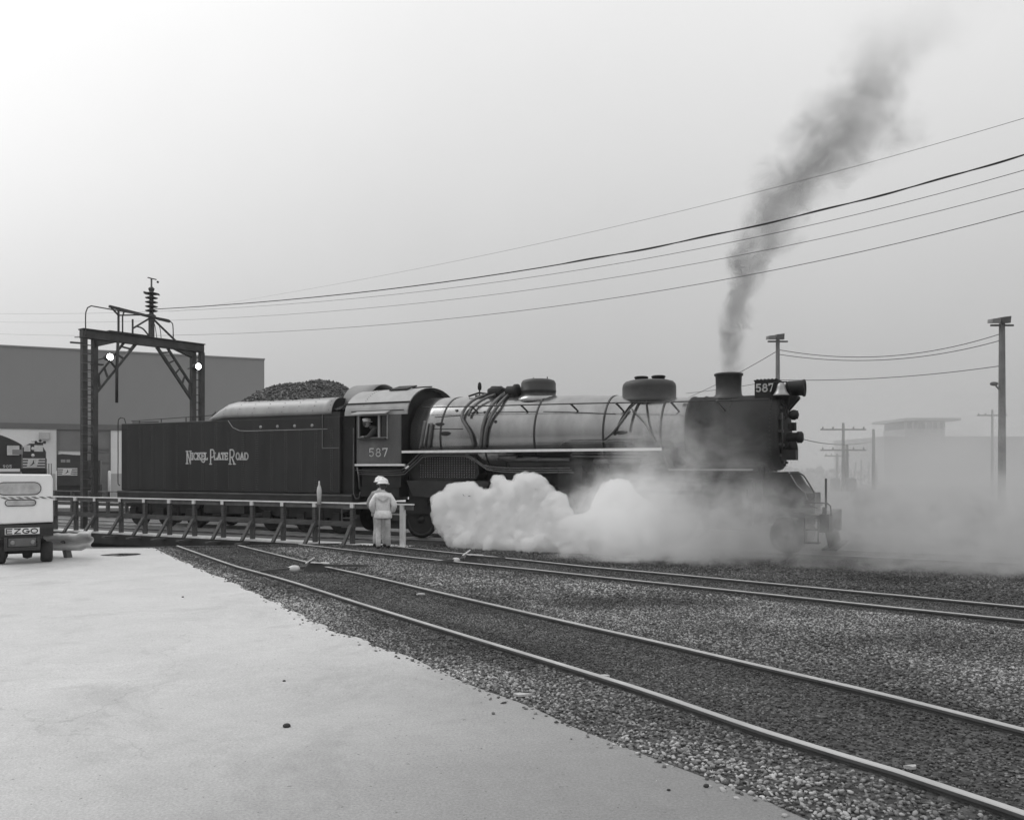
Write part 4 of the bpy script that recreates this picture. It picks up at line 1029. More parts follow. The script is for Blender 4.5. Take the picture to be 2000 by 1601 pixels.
MB().box(dA,xm-.01,.09,.118,z_at(140,890)-.35,dzz-.02).build('painted_daylight_panel', 'shedwhite', shed)  # white panel painted in as daylight showing through the shed
for px_ in (87,): 
    s_ = s_at(px_); zz = z_at(px_, 851); wl = MB().box(s_-.35,s_+.35,-.3,-.03,zz-.25,zz+.25).build('wall_lamp', 'shedlow', shed)
for px_, m_ in ((113,'white'), (214,'white')):
    s_ = s_at(px_); b_ = MB().lathe([(.11,0),(.11,1.9),(.06,1.98),(0,2)], (0,0,0), 'z', 12).build('door_bollard', m_, None)
    p_ = Vector((sx1,sY1))+shed_dir*s_+Vector((shed_dir.y,-shed_dir.x))*.6; b_.location = (p_.x,p_.y,-.04)
    tag(b_, 'white bollard at the %s edge of the shed doorway' % ('left' if px_ < 150 else 'right'), 'bollard', 'bollards guarding the shed doorway')

# ------------------------------------------------------------------ diesel engines standing by the shed
def diesel_front(mb_list, name, x0, x1, Y, zb, zt, label, roof=.25):
    pass
def Wz(py, Y): return CAMZ-(py-HY)*Y/FPX
def Wx(px, Y): return (px-1000)/FPX*Y
YD = 50.0
def stripes(par, x0, x1, z0, z1, y, n=4):
    """white stripes flaring outward from a plain shield"""
    m = MB(); w_ = x1-x0; h = (z1-z0)/(2*n-1)
    for i in range(n):
        z = z0+i*2*h
        m.box(x0,x0+w_*.30,y-.02,y,z,z+h); m.box(x1-w_*.42,x1,y-.02,y,z,z+h)
    m.prism([(x0+w_*.22,z0),(x1-w_*.36,z0),(x1-w_*.26,z1),(x0+w_*.30,z1)], y-.03, y-.001, 'y')
    o = m.build('nose_stripes', 'off_white', par)
    hs = MB(); cx_ = x0+w_*.46; cz = (z0+z1)/2; H = (z1-z0)
    hs.prism([(cx_-.10*w_,cz-.28*H),(cx_-.02*w_,cz-.1*H),(cx_+.02*w_,cz+.05*H),(cx_+.04*w_,cz+.32*H),(cx_+.07*w_,cz+.28*H),(cx_+.07*w_,cz+.02*H),(cx_+.13*w_,cz-.02*H),(cx_+.06*w_,cz-.08*H),(cx_-.0*w_,cz-.2*H),(cx_-.15*w_,cz-.36*H)], y-.04, y-.031, 'y')
    hs.build('nose_emblem', 'diesel', o)
xa, xb = Wx(42,YD), Wx(88,YD)
dl = empty('diesel_locomotive', ((xa+xb)/2, YD, -.04), R(28), label='black diesel with white striped nose facing the camera in front of the shed', cat='diesel locomotive', group='black diesels beside the shed')
hw = (xb-xa)/2; zt = Wz(866,YD)+.04; zmid = Wz(894,YD)+.04; zlow = Wz(915,YD)+.04; zend = Wz(926,YD)+.04
c = MB().prism([(-hw,zmid),(hw,zmid),(hw,zt-.45),(hw*.75,zt-.15),(hw*.3,zt),(-hw*.3,zt),(-hw*.75,zt-.15),(-hw,zt-.45)], 0, 3.0, 'y'); cabd = c.build('cab', 'diesel', dl)
MB().box(-hw,hw,-.02,5,zlow,zmid).build('nose', 'diesel', dl)
MB().box(-hw*1.05,hw*1.05,-.5,5,1.0,zlow).build('underframe', 'sooty', dl)
dl.scale = (.9,1,1)
stripes(dl, -hw*.98, hw*.98, zlow+.05, zmid-.03, -.021)
m = MB()
for x in (-.62,-.38,.22,.46,.66): m.box(hw*x-.1,hw*x+.1,-.03,-.0,zmid+.38,zmid+.75)
m.build('cab_windows', 'off_white', cabd)
m = MB(); 
for zz in (.15,.55,1.0): m.lathe([(0,-.08),(.1,-.06),(.1,0)], (-.02,0,zmid+zz), 'y', 12)
m.build('headlight', 'off_white', cabd)
m = MB(); 
for k in (-.25,0,.25): m.lathe([(.05,-.25),(.1,.25)], (hw*.55+k,.4,zt+.2-abs(k)*.4), 'y', 10)
m.box(hw*.3,hw*.8,.3,.5,zt-.15,zt+.08); m.build('air_horn', 'diesel', cabd)
m = MB(); m.tube([(hw*1.1,-.4,zend-.4),(hw*1.1,-.4,zlow+.3),(hw*1.5,-.4,zlow+.3),(hw*1.5,-.4,zend-.4)], .03, 6); m.tube([(hw*1.3,-.4,zend-.4),(hw*1.3,-.4,zlow+.3)], .03, 6); m.build('step_handrail', 'pipe', dl)
for k in (1.5, 4.0):
    for x in (-.78,.78): (MB().lathe([(.5,-.07),(.5,.07)], (x,k,.55), 'x', 20)).build('wheel', 'sooty', dl)
# nearer engine cab, arched roof, at the left
Y2 = 42.0
xa, xb = Wx(-60,Y2), Wx(42,Y2)
d2 = empty('locomotive_cab_unit', (xb, Y2, -.04), R(29), label='black engine with arched roof and side window at the left picture edge', cat='locomotive', group=None)
zt = Wz(845,Y2)+.04; zs = Wz(868,Y2)+.04; zb_ = Wz(915,Y2)+.04; L2 = xb-xa
prof = [(-L2,zb_)]+[(-L2+ L2*k/14, zs+(zt-zs)*max(0,math.cos((k/14-.30)*math.pi/1.4))**.9) for k in range(15)]+[(0,zb_)]
w0, w1, v0, v1 = Wx(15,Y2)-xb, Wx(38,Y2)-xb, Wz(889,Y2)+.04, Wz(870,Y2)+.04
d2.scale = (.9,1,1)
body = MB().prism(prof, 0, 3, 'y'); bo2 = body.build('body', 'diesel', d2)
MB().box(w0,w1,-.03,-.002,v0,v1).build('side_window', 'off_white', bo2)
MB().box(w0-.05,w1+.05,-.02,-.001,v0-.05,v1+.05).build('window_frame', 'sooty', bo2)
MB().box(w0+.25,w0+.75,-.05,-.031,v0+.05,v1-.2).build('window_blind', 'shed', bo2)
tx = MB(); q = Wx(8,Y2)-xb
for i, ch in enumerate('905'): letter(tx, ch, q+i*.15, Wz(914,Y2)+.04+.02, .16, .13, .035, -.01, False)
tx.build('road_number', 'lettering', bo2)
MB().box(-L2,-.05,-.3,3,zb_-.5,zb_-.15).build('running_board', 'band', d2); MB().box(-L2,-.3,.1,3,.4,zb_-.5).build('truck', 'sooty', d2)
# engine inside the doorway
Y3 = 58.0
x0, x1 = Wx(114,Y3), Wx(160,Y3)
d3 = empty('shed_engine', ((x0+x1)/2, Y3, -.04), R(24), label='dim black diesel with striped nose standing in the shed doorway', cat='diesel locomotive')
h3 = (x1-x0)/2; zt = Wz(888,Y3)+.04; zm = Wz(900,Y3)+.04
MB().prism([(-h3,1.0),(h3*.9,1.0),(h3*.9,zm),(h3*.9,zt-.25),(h3*1.05,zt-.2),(h3*1.02,zt-.02),(h3*.2,zt),(-h3*.6,zt+.06),(-h3,zt)], 0, 3.4, 'y').build('cab', 'diesel', d3)
MB().box(-h3,h3*2.3,.2,3.2,1.0,zm+.05).build('hood', 'diesel', d3)
MB().box(-h3,h3*2.3,.1,3.2,.1,1.0).build('underframe', 'sooty', d3)
stripes(d3, -h3*.95, h3*.55, Wz(928,Y3)+.04, Wz(914,Y3)+.04, -.01)
m = MB(); m.box(-h3*.7,-h3*.35,-.03,0,zm-.1,zm+.1); m.box(-h3*.28,h3*0,-.03,0,zm-.1,zm+.1); m.build('cab_windows', 'shed', d3)

# ------------------------------------------------------------------ utility cart
YC = 19.0
cart = empty('utility_cart', (Wx(48,YC), YC, zg(YC)), R(29), label='white box bodied utility cart seen from behind at the left edge, plate reading E-Z-GO', cat='cart')
cx0 = Wx(50,YC); gz = zg(YC)
def cxx(px): return Wx(px,YC)-cx0
def cz(py): return Wz(py,YC)-gz
bodyc = MB().prism([(cxx(-8),cz(1023)),(cxx(104.5),cz(1021)),(cxx(104),cz(936)),(cxx(101),cz(927)),(cxx(-8),cz(926))], 0, 2.3, 'y').build('body', 'cart', cart, bevel=.03)
def oblong(x0, x1, z0, z1, n=8):
    r = (z1-z0)/2; c = (z0+z1)/2
    return [(x1-r+r*math.cos(R(a)), c+r*math.sin(R(a))) for a in np.linspace(-90,90,n)]+[(x0+r+r*math.cos(R(a)), c+r*math.sin(R(a))) for a in np.linspace(90,270,n)]
g1 = bpy.data.materials.new('hazy_window'); g1 = mat('hazy_window', .42, .15, 0, .35, 3); MT['hazy'] = g1
for (a, b, c, d_, m_) in ((-2,82,966.5,941,'hazy'),(13,72,988,975,'hazy')):
    o = MB().prism(oblong(cxx(a),cxx(b),cz(c),cz(d_)), -.022, -.001, 'y').build('rear_window_seal', 'rubber', bodyc)
    k = 1.6; MB().prism(oblong(cxx(a+k),cxx(b-k),cz(c-k),cz(d_+k)), -.03, -.0221, 'y').build('window_pane', m_, o)
m = MB()
for i in range(7):
    x = cxx(4+i*14.5); m.prism([(x,cz(970)),(x+.09,cz(970)),(x+.19,cz(974)),(x+.10,cz(974))], -.012, -.001, 'y')
m.build('hazard_stripes', 'door', bodyc)
MB().box(cxx(-8),cxx(105),-.06,2.3,cz(1047),cz(1024)).build('chassis', 'rubber', cart)
MB().box(cxx(-8),cxx(106),-.07,.0,cz(1032),cz(1023)-.01).build('bumper_rail', 'grey_black', cart)
np_ = MB().box(cxx(13.5),cxx(78.5),-.095,-.072,cz(1042.5),cz(1030)).build('name_plate', 'white', cart)
tx = MB(); xs = cxx(16); wd = (cxx(77)-xs)/4.15
for i, ch in enumerate('eZGO'): letter(tx, ch, xs+i*wd*1.05, cz(1040.5), wd*1.3, cz(1032)-cz(1040.5), .024, -.0955, False)
tx.build('plate_lettering', 'rubber', np_)
br = MB(); br.box(cxx(12),cxx(80),-.15,-.08,cz(1074),cz(1067)); br.box(cxx(12),cxx(18),-.15,-.08,cz(1067),cz(1048)); br.box(cxx(74),cxx(80),-.15,-.08,cz(1067),cz(1048)); br.build('rear_bracket', 'grey_black', cart)
MB().box(cxx(20),cxx(72),-.10,-.06,cz(1066),cz(1050)).build('tail_panel', 'pipe', cart)
for px_ in (28,66):
    MB().lathe([(0,-.05),(.05,-.04),(.05,0)], (cxx(px_),-.1,cz(1058)), 'y', 16).build('tail_lamp', 'shed', cart)
whl = MB().lathe([(.12,-.13),(.19,-.14),(.23,-.11),(.235,-.03),(.235,.03),(.23,.11),(.19,.14),(.12,.13)], (0,0,0), 'x', 28).build('wheel', 'rubber', cart)
whl.location = (cxx(92),.35,.235); o = dup(whl, (cxx(2),.35,.235)); 
m = MB(); m.tube([(cxx(0),.35,.25),(cxx(100),.35,.25)], .04, 8); m.lathe([(0,-.12),(.12,-.1),(.15,0),(.12,.1),(0,.12)], (cxx(55),.35,.24), 'x', 16); m.box(cxx(20),cxx(80),.1,.6,.3,.45); m.build('axle', 'sooty', cart)
dup(whl, (cxx(92),2.0,.235)); dup(whl, (cxx(2),2.0,.235))
# guard rail stub
cart.scale = (.9, .8, 1)
YG = 20.3
gr = empty('guard_rail', (Wx(130,YG), YG, zg(YG)), 0, label='short dented pale guard rail on one leaning post beside the white cart', cat='guard rail')
gx = Wx(130,YG); rows = []
for i in range(13):
    x = Wx(88+i*7.6, YG)-gx; r = []
    bend = .02*math.sin(i*.8)+(.03 if i > 9 else 0); top = Wz(1038+ (3 if i < 9 else -1)+(1 if i%3 else 0), YG)-zg(YG); bot = Wz(1075-(4 if i > 9 else 0), YG)-zg(YG)
    for k, dpt in enumerate((.05,-.05,-.08,-.05,.05,.08,.05,-.05,-.08,-.05,.05)): r.append((x, dpt+bend, top+(bot-top)*k/10))
    rows.append(r)
MB().sheet(rows).build('corrugated_beam', 'guard', gr, solid=.012)
MB().bar((Wx(120,YG)-gx,.12,.45),(Wx(131,YG)-gx,.06,-.02),.14,.12).build('leaning_post', 'plank', gr)

# ------------------------------------------------------------------ staff with white marker in front of the railing
ps = to_world(U(623,-3.0), -3.0)
st_ = empty('marker_staff', (ps[0],ps[1],-.1), 0, label='thin upright staff with a white bottle shaped marker rising above the railing', cat='marker')
k = FPX/ps[1]
MB().tube([(0,0,-.05),(.01,0,1.3)], .022, 8).build('staff', 'plank', st_)
zz = CAMZ-(968-HY)/k+.1
MB().lathe([(.06,zz-.25),(.06,zz-.05),(.065,zz),(.07,zz+.15),(.06,zz+.22),(.025,zz+.32),(.018,zz+.42),(0,zz+.43)], (0,0,0), 'z', 14).build('white_marker', 'off_white', st_)

# ------------------------------------------------------------------ clamps and rags lying on the rails
def clamp(px, py, label, s=1.0):
    g = G(px, py, .1); t = empty('rail_clamp', (g[0], g[1], g[2]), R(20), label=label, cat='rail clamp', group='clamps and poles lying across the rails')
    MB().bar((-1.1*s,-.1,.05),(-.1,0,.10),.05).bar((.15,.0,.12),(1.1*s,.12,.06),.045).build('pole', 'timber', t)
    m = MB(); m.prism([(-.22*s,.0),(.22*s,.0),(.18*s,.12),(.05,.26*s),(-.02,.16),(-.10,.24*s),(-.2*s,.1)], -.09, .09, 'y'); m.build('clamp_body', 'rail_web', t)
    MB().ball((-.42*s,-.02,.07), .11*s, (1.2,.7,.7)).ball((-.32*s,.03,.05), .08*s, (1.2,.8,.7)).build('rag', 'off_white', t)
    MB().bar((-.1,-.1,.2),(.28,-.1,.17),.1,.02).bar((-.2,-.08,.18),(-.02,-.1,.3),.05,.02).build('clamp_plate', 'cap', t)
clamp(615, 1106, 'dark clamp with rag and long poles lying on the nearest track')
clamp(918, 1090, 'smaller clamp with pale rag on the second track left of the steam', .8)
for i, (px, py, s, lab) in enumerate(((822,1160,.12,'small white litter scrap between the two nearest rails'),(1020,1356,.11,'pale torn paper scrap at the paving edge, low middle'),(1778,1497,.06,'pale stone beside the nearest rail at lower right'),(1180,1320,.07,'pale scrap resting against the nearest rail'))):
    g = G(px, py, .02); m = MB(); n = 9
    q = [(s*(.6+.4*random.random())*math.cos(6.283*k/n), .6*s*(.5+.5*random.random())*math.sin(6.283*k/n), .03+.015*random.random()) for k in range(n)]
    m.add([(0,0,.045+.03*s)]+q+[(a, b, 0) for a, b, c in q], [(0,1+k,1+(k+1)%n) for k in range(n)]+[(1+k,1+n+k,1+n+(k+1)%n,1+(k+1)%n) for k in range(n)])
    o = m.build('litter_scrap' if i != 2 else 'pale_stone', 'concrete'); o.scale = (.8,.8,.55); o.location = (g[0], g[1], g[2]+.01); tag(o, lab, 'litter' if i != 2 else 'stone')
for i, (px, py, r) in enumerate(((560,1419,.03),(555,1330,.015),(357,1166,.02),(566,1192,.018),(730,1262,.02),(1380,1536,.02),(1306,1543,.012))):
    g = G(px, py, 0); o = MB().ball((0,0,0), r, (1,.9,.6), 8).build('pebble', 'rubber'); o.location = (g[0],g[1],g[2]+r*.3)
    tag(o, ('largest dark pebble, low on the left paving','tiny dark pebble above the largest one','dark pebble high on the left paving','tiny pebble near the gravel edge, upper left','dark pebble under the middle of the gravel edge','dark pebble at lower right near the gravel edge','tiny dark pebble furthest right on the paving')[i], 'pebble', 'dark pebbles on the paving')
g = G(238, 1083, 0); pd_ = MB(); n = 18
q = [(.42*(1+.3*random.random())*math.cos(6.283*k/n), .28*(1+.4*random.random())*math.sin(6.283*k/n), .004) for k in range(n)]
pd_.add(q, [tuple(range(n))]); o = pd_.build('puddle', 'glass'); o.location = g; tag(o, kind='structure')

# ------------------------------------------------------------------ people
def skinned(name, m, parent, joints, bones, levels=2):
    """joints: {name: (x,y,z,rx,ry)}"""
    ks = list(joints); me = bpy.data.meshes.new(name); me.from_pydata([joints[k][:3] for k in ks], [(ks.index(a), ks.index(b)) for a, b in bones], [])
    o = bpy.data.objects.new(name, me); COL.objects.link(o); o.parent = parent
    sk = o.modifiers.new('skin', 'SKIN'); sk.use_smooth_shade = True
    for i, k in enumerate(ks):
        j = joints[k]; me.skin_vertices[0].data[i].radius = (j[3], j[4] if len(j) > 4 else j[3])
    me.skin_vertices[0].data[0].use_root = True
    ss = o.modifiers.new('sub', 'SUBSURF'); ss.levels = levels; ss.render_levels = levels
    me.materials.append(MT[m]); return o
def hard_hat(par, c, m='helmet', tilt=0):
    o = MB().lathe([(.165,-.005),(.17,.0),(.165,.012),(.138,.02),(.137,.06),(.125,.105),(.09,.14),(.045,.158),(0,.162)], (0,0,0), 'z', 28, 1.0, 1.12).build('hard_hat', m, par, solid=.005)
    o.location = c; o.rotation_euler = (R(tilt),0,0)
    MB().box(-.018,.018,-.12,.12,.10,.165).build('hat_ridge', m, o, bevel=.01)
    return o
def head(par, c, facing, name='head'):
    """facing = rotation about z; the face looks along local +y"""
    m = MB(); m.ball((0,0,0), .1, (.78,.98,1.2), 20); m.ball((0,.03,-.055), .07, (.8,.8,.8), 16)
    o = m.build(name, 'skin', par); o.location = c; o.rotation_euler = (0,0,facing)
    f = MB(); f.prism([(.095,-.035),(.122,-.03),(.098,.015)], -.014, .014, 'x'); 
    f.ball((-.08,0,-.005), .025, (.5,.8,1.2), 8).ball((.08,0,-.005), .025, (.5,.8,1.2), 8)
    f.build('nose_and_ears', 'skin', o)
    e = MB(); e.ball((-.032,.088,.012), .012).ball((.032,.088,.012), .012); e.box(-.025,.025,.086,.097,-.062,-.055); e.build('eyes_and_mouth', 'hair', o)
    h = MB(); h.ball((0,-.018,.012), .104, (.80,.98,1.16), 18); hh = h.build('hair', 'hair', o)
    return o
def standing(loc, rz, label, top, leg, stride=.12, head_turn=0, H=1.0):
    p = empty('person', loc, rz, label=label, cat='person'); p.scale = (H,H,H)
    J = {'pel':(0,0,.94,.155,.115),'wa':(0,0,1.08,.15,.11),'ch':(0,.01,1.32,.18,.12),'nk':(0,.0,1.48,.07,.065),'hd':(0,.02,1.56,.06,.06),
         'hipl':(-.10,0,.90,.11,.11),'knl':(-.115,.03,.50,.078,.08),'ankl':(-.12,-.02-stride*.6,.10,.062,.07),'ftl':(-.125,.10-stride*.6,.05,.05,.045),
         'hipr':(.10,0,.90,.11,.11),'knr':(.125,.02,.50,.078,.08),'ankr':(.14,stride*.4,.09,.062,.07),'ftr':(.15,.13+stride*.4,.045,.05,.045),
         'shl':(-.19,0,1.40,.075,.07),'ell':(-.29,-.06,1.13,.055,.055),'wrl':(-.22,.08,.93,.045,.045),'shr':(.19,0,1.40,.075,.07),'elr':(.29,-.06,1.13,.055,.055),'wrr':(.22,.08,.93,.045,.045)}
    Bn = [('pel','wa'),('wa','ch'),('ch','nk'),('nk','hd'),('pel','hipl'),('hipl','knl'),('knl','ankl'),('ankl','ftl'),('pel','hipr'),('hipr','knr'),('knr','ankr'),('ankr','ftr'),('ch','shl'),('shl','ell'),('ell','wrl'),('ch','shr'),('shr','elr'),('elr','wrr')]
    body = skinned('body', leg, p, J, Bn)
    JJ = {'hem':(0,0,.84,.245,.18),'wa':(0,0,1.06,.225,.165),'ch':(0,.0,1.30,.235,.16),'up':(0,0,1.42,.15,.12),'nk':(0,0,1.49,.095,.09),
          'shl':(-.185,0,1.395,.098,.095),'ell':(-.305,-.075,1.13,.085,.085),'wrl':(-.235,.06,.95,.07,.072),'shr':(.185,0,1.395,.098,.095),'elr':(.305,-.075,1.13,.085,.085),'wrr':(.235,.06,.95,.07,.072)}
    jb = [('hem','wa'),('wa','ch'),('ch','up'),('up','nk'),('ch','shl'),('shl','ell'),('ell','wrl'),('ch','shr'),('shr','elr'),('elr','wrr')]
    jk = skinned('jacket', top, p, JJ, jb)
    hm = MB(); hm.lathe([(.222,.80),(.235,.82),(.225,.9),(.205,1.0)], (0,0,0), 'z', 28, 1, .76); hm.build('jacket_hem', top, jk, solid=.01)
    hd_ = MB(); hd_.add([(-.14,-.135,1.45),(.14,-.135,1.45),(.17,-.165,1.36),(.0,-.185,1.25),(-.17,-.165,1.36),(0,-.19,1.40)], [(0,1,5),(1,2,5),(2,3,5),(3,4,5),(4,0,5)]); hd_.build('hood', top, jk, solid=.03)
    for s in (-1,1): MB().ball((s*.215,.10,.90), .042, (.8,1.0,1.2), 10).build('hand', 'skin', body)
    for s in (-1,1):
        a = J['ankl' if s < 0 else 'ankr']; MB().ball((a[0],a[1]+.06,.045), .055, (1,2.3,.85), 12).build('shoe', 'shoe', body)
    h = head(p, (0,.035,1.64), head_turn); hard_hat(p, (0,.03,1.695), tilt=-6)
    return p
pw1 = G(748, 1071, 0); standing((pw1[0],pw1[1],-.04), R(8), 'person seen from behind in white hard hat, pale hooded jacket and light trousers', 'jacket', 'trousers', .16, H=1.02)
pw2 = to_world(U(741,-3.02), -3.02); standing((pw2[0],pw2[1],-.04), R(-25), 'person in grey jacket and white hard hat, mostly hidden behind the pale jacketed one', 'jacket_grey', 'trousers', .05, R(-20), H=1.04)
# engineer leaning out of the cab window
eu, ez = frame(716, 835, -1.45); ew = to_world(eu, -1.3)
en_ = empty('person', (ew[0], ew[1], 0), ANG, label='engineer in pale cap and dark overalls leaning on the cab window sill', cat='person')
zb2 = WZ0
J = {'pel':(.75,.35,zb2-.25,.16,.14),'ch':(.45,.1,zb2+.16,.19,.16),'nk':(.16,-.08,zb2+.30,.08,.08),'hd':(.06,-.12,zb2+.36,.06,.06),'shl':(.28,-.16,zb2+.22,.09,.09),'ell':(.16,-.30,zb2+.0,.07,.07),'wrl':(.0,-.28,zb2+.02,.045,.045),'shr':(.45,.2,zb2+.18,.09,.09),'elr':(.3,.35,zb2-.1,.07,.07)}
skinned('body', 'jacket_dark', en_, J, [('pel','ch'),('ch','nk'),('nk','hd'),('ch','shl'),('shl','ell'),('ell','wrl'),('ch','shr'),('shr','elr')])
hh = head(en_, (.0,-.16,zb2+.43), R(-60))
cp = MB(); cp.lathe([(.105,0),(.115,.03),(.13,.07),(.12,.10),(.05,.115),(0,.118)], (0,0,0), 'z', 20); cpo = cp.build('cap', 'helmet', en_); cpo.location = (0,-.16,zb2+.47)
MB().prism([(-.08,.08),(-.05,.17),(.05,.17),(.08,.08)], .0, .012, 'z').build('cap_peak', 'helmet', cpo); cpo.rotation_euler = (0,0,R(-60))
hn = MB(); hn.ball((0,0,0), .045, (1.1,.8,.6), 10)
for k in range(4): hn.tube([(-.03,-.03+k*.02,0),(-.08,-.035+k*.022,-.005),(-.105+.01*abs(k-1.5),-.035+k*.022,-.03)], [.011,.010,.008], 6)
hn.tube([(0,.03,0),(-.03,.06,-.01),(-.05,.065,-.02)], [.012,.011,.009], 6)
o = hn.build('hand', 'skin', en_); o.location = (-.05,-.28,zb2+.02)

# ------------------------------------------------------------------ poles, tower and wires on the right
def light_pole(px, ytop, Y, r, label, py_base_z=-.04, heads=((-.42,0),(.15,.1)), size=1.0):
    t = empty('light_pole', (Wx(px,Y), Y, -.04), 0, label=label, cat='light pole', group='floodlight poles across the yard')
    H = Wz(ytop,Y)+.04
    MB().tube([(0,0,0),(0,0,H*.5),(0,0,H)], [r,r*.9,r*.75], 12).build('pole', 'pole', t)
    MB().bar((-.65*size,0,H-.10*size),(.65*size,0,H-.10*size),.10*size).build('crossarm', 'pole', t)
    for (x, dz) in heads:
        MB().add([(x-.25*size,-.25,H-.0),(x+.2*size,-.25,H+.0),(x+.24*size,.2,H+.05),(x-.3*size,.2,H+.05),(x-.28*size,-.32,H+.22*size+dz),(x+.2*size,-.32,H+.28*size+dz),(x+.2*size,.2,H+.32*size+dz),(x-.28*size,.2,H+.26*size+dz)], [(0,3,2,1),(4,5,6,7),(0,1,5,4),(1,2,6,5),(2,3,7,6),(3,0,4,7)]).build('floodlight', 'pole' if x > 0 else 'shed', t)
    return t
light_pole(1519, 664, 55, .17, 'dark floodlight pole rising behind the smokebox front')
lpz = light_pole(1957, 632, 48, .21, 'tall floodlight pole at the right picture edge')
# street lamp arm on the right pole
m = MB(); m.tube([(0,0,Wz(765,48)),(-.35,0,Wz(752,48))], .05, 6); m.ball((-.45,0,Wz(748,48)), .2, (1.2,.8,.6), 10); m.build('lamp_arm', 'pole', lpz)
def utility_pole(px, ytop, Y, label, arms=((0.1,1.2),), trans=False, r=.18, lean=0):
    t = empty('utility_pole', (Wx(px,Y), Y, -.04), 0, label=label, cat='utility pole', group='distant utility poles in the haze')
    H = Wz(ytop,Y)+.04; MB().tube([(0,0,0),(lean,0,H)], [r,r*.7], 8).build('pole', 'pole', t)
    for dz, w_ in arms:
        a = MB().bar((-w_,0,H-dz),(w_,0,H-dz),.14).build('crossarm', 'pole', t)
        m = MB(); [m.lathe([(.06,0),(.09,.1),(.03,.2),(0,.22)], (x*w_,0,H-dz+.07), 'z', 8) for x in (-.9,-.45,.45,.9)]; m.build('insulators', 'pole', a)
    if trans:
        for x in (-.75,.75): MB().lathe([(.4,H-7.0),(.45,H-6.9),(.45,H-5.3),(.35,H-5.1),(0,H-5.05)], (x,0,0), 'z', 14).build('transformer', 'pole', t)
    return t
utility_pole(1647, 826, 78, 'double armed pole with two transformers right of the pilot', ((.6,2.1),(2.5,2.1)), True)
utility_pole(1654, 868, 79, 'plain second stem close beside the transformer pole', (), False, .2)
utility_pole(1635, 885, 95, 'small armed pole left of the transformer pole', ((.3,1.4),))
utility_pole(1706, 838, 85, 'slim bare pole midway between transformer pole and tower building', (), False, .2)
for px_, yt, Y, lab in ((1667,902,110,'short leaning stump of a pole right of the transformer pole'),(1682,898,110,'faint short pole left of the slim bare pole'),(1712,905,108,'short pole just right of the slim bare pole'),(1697,903,112,'short pole just left of the slim bare pole'),(1938,800,90,'faint armed pole left of the right floodlight pole')):
    utility_pole(px_, yt, Y, lab, ((.6,1.6),) if px_ > 1900 else (), False, .16, lean=.3 if px_ == 1667 else 0)
# tower building
YT = 115.0
tb_ = empty('control_building', (Wx(1850,YT), YT, -.04), 0, label='hazy flat roofed yard building with a glazed lookout room on top', cat='building')
bx = Wx(1850,YT)
def TX(px): return Wx(px,YT)-bx
def TZ(py): return Wz(py,YT)+.04
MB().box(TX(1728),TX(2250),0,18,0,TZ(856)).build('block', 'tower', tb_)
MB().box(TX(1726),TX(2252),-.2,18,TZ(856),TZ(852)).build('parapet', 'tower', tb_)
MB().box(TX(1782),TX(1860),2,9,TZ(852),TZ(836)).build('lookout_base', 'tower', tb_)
gl = MB().box(TX(1783),TX(1859),2.2,8.8,TZ(836),TZ(822)).build('lookout_glazing', 'glass', tb_)
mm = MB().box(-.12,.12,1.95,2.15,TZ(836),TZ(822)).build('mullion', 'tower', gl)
for i, px_ in enumerate((1783,1796,1809,1822,1835,1848,1859)):
    o = mm if i == 0 else dup(mm); o.location = (TX(px_),0,0)
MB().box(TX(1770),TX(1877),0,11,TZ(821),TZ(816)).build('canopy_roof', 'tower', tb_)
# distant scrub
sc = MB(); random.seed(3)
for i in range(700):
    x = random.uniform(30, 75); Y = random.uniform(118, 135); h = max(.4, 2.2+2.0*noise.noise(Vector((x*.15, 0, 0)))); z = random.uniform(0, h)
    s = random.uniform(.25,.6); a = random.random()*6.28
    sc.add([(x+s*math.cos(a),Y,z+s*math.sin(a)),(x+s*math.cos(a+2.1),Y+.3,z+s*math.sin(a+2.1)),(x+s*math.cos(a+4.2),Y,z+s*math.sin(a+4.2))],[(0,1,2)])
tag(sc.build('distant_scrub', 'foliage'), kind='stuff')
def wire(p0, pm, p1, Y0, Y1, r, label, group='overhead wires', n=28):
    """a hanging wire through three sight lines, its ends at the distances Y0 and Y1"""
    pts = []
    for i in range(n+1):
        t = i/n; x = p0[0]+(p1[0]-p0[0])*t
        L0 = (x-pm[0])*(x-p1[0])/((p0[0]-pm[0])*(p0[0]-p1[0])); L1 = (x-p0[0])*(x-p1[0])/((pm[0]-p0[0])*(pm[0]-p1[0])); L2 = (x-p0[0])*(x-pm[0])/((p1[0]-p0[0])*(p1[0]-pm[0]))
        y = p0[1]*L0+pm[1]*L1+p1[1]*L2; Y = 1/((1-t)/Y0+t/Y1); pts.append(W(x, y, Y))
    o = MB().tube(pts, r, 6).build('overhead_wire', 'wire'); tag(o, label, 'wire', group); return o
wire((300,604),(1120,512),(2060,284), 32.4, 15, .014, 'thickest overhead cable, running from the gantry insulator to the upper right')
tw_o = bpy.data.objects['overhead_wire']
P_ = []
for i in range(60):
    t = .45+.55*i/59; x = 300+1760*t; a_, b_, c_ = (300,604),(1120,512),(2060,284)
    y = a_[1]*(x-b_[0])*(x-c_[0])/((a_[0]-b_[0])*(a_[0]-c_[0]))+b_[1]*(x-a_[0])*(x-c_[0])/((b_[0]-a_[0])*(b_[0]-c_[0]))+c_[1]*(x-a_[0])*(x-b_[0])/((c_[0]-a_[0])*(c_[0]-b_[0]))
    P_.append(W(x, y-1.6*math.sin(i*.45), 1/((1-t)/32.4+t/15)))
tag(MB().tube(P_, .012, 6).build('overhead_wire', 'wire'), 'second strand twisted round the right half of the thickest cable', 'wire', 'overhead wires')
wire((-60,612),(1200,516),(2060,315), 95, 17, .007, 'thin wire just beneath the thickest cable')
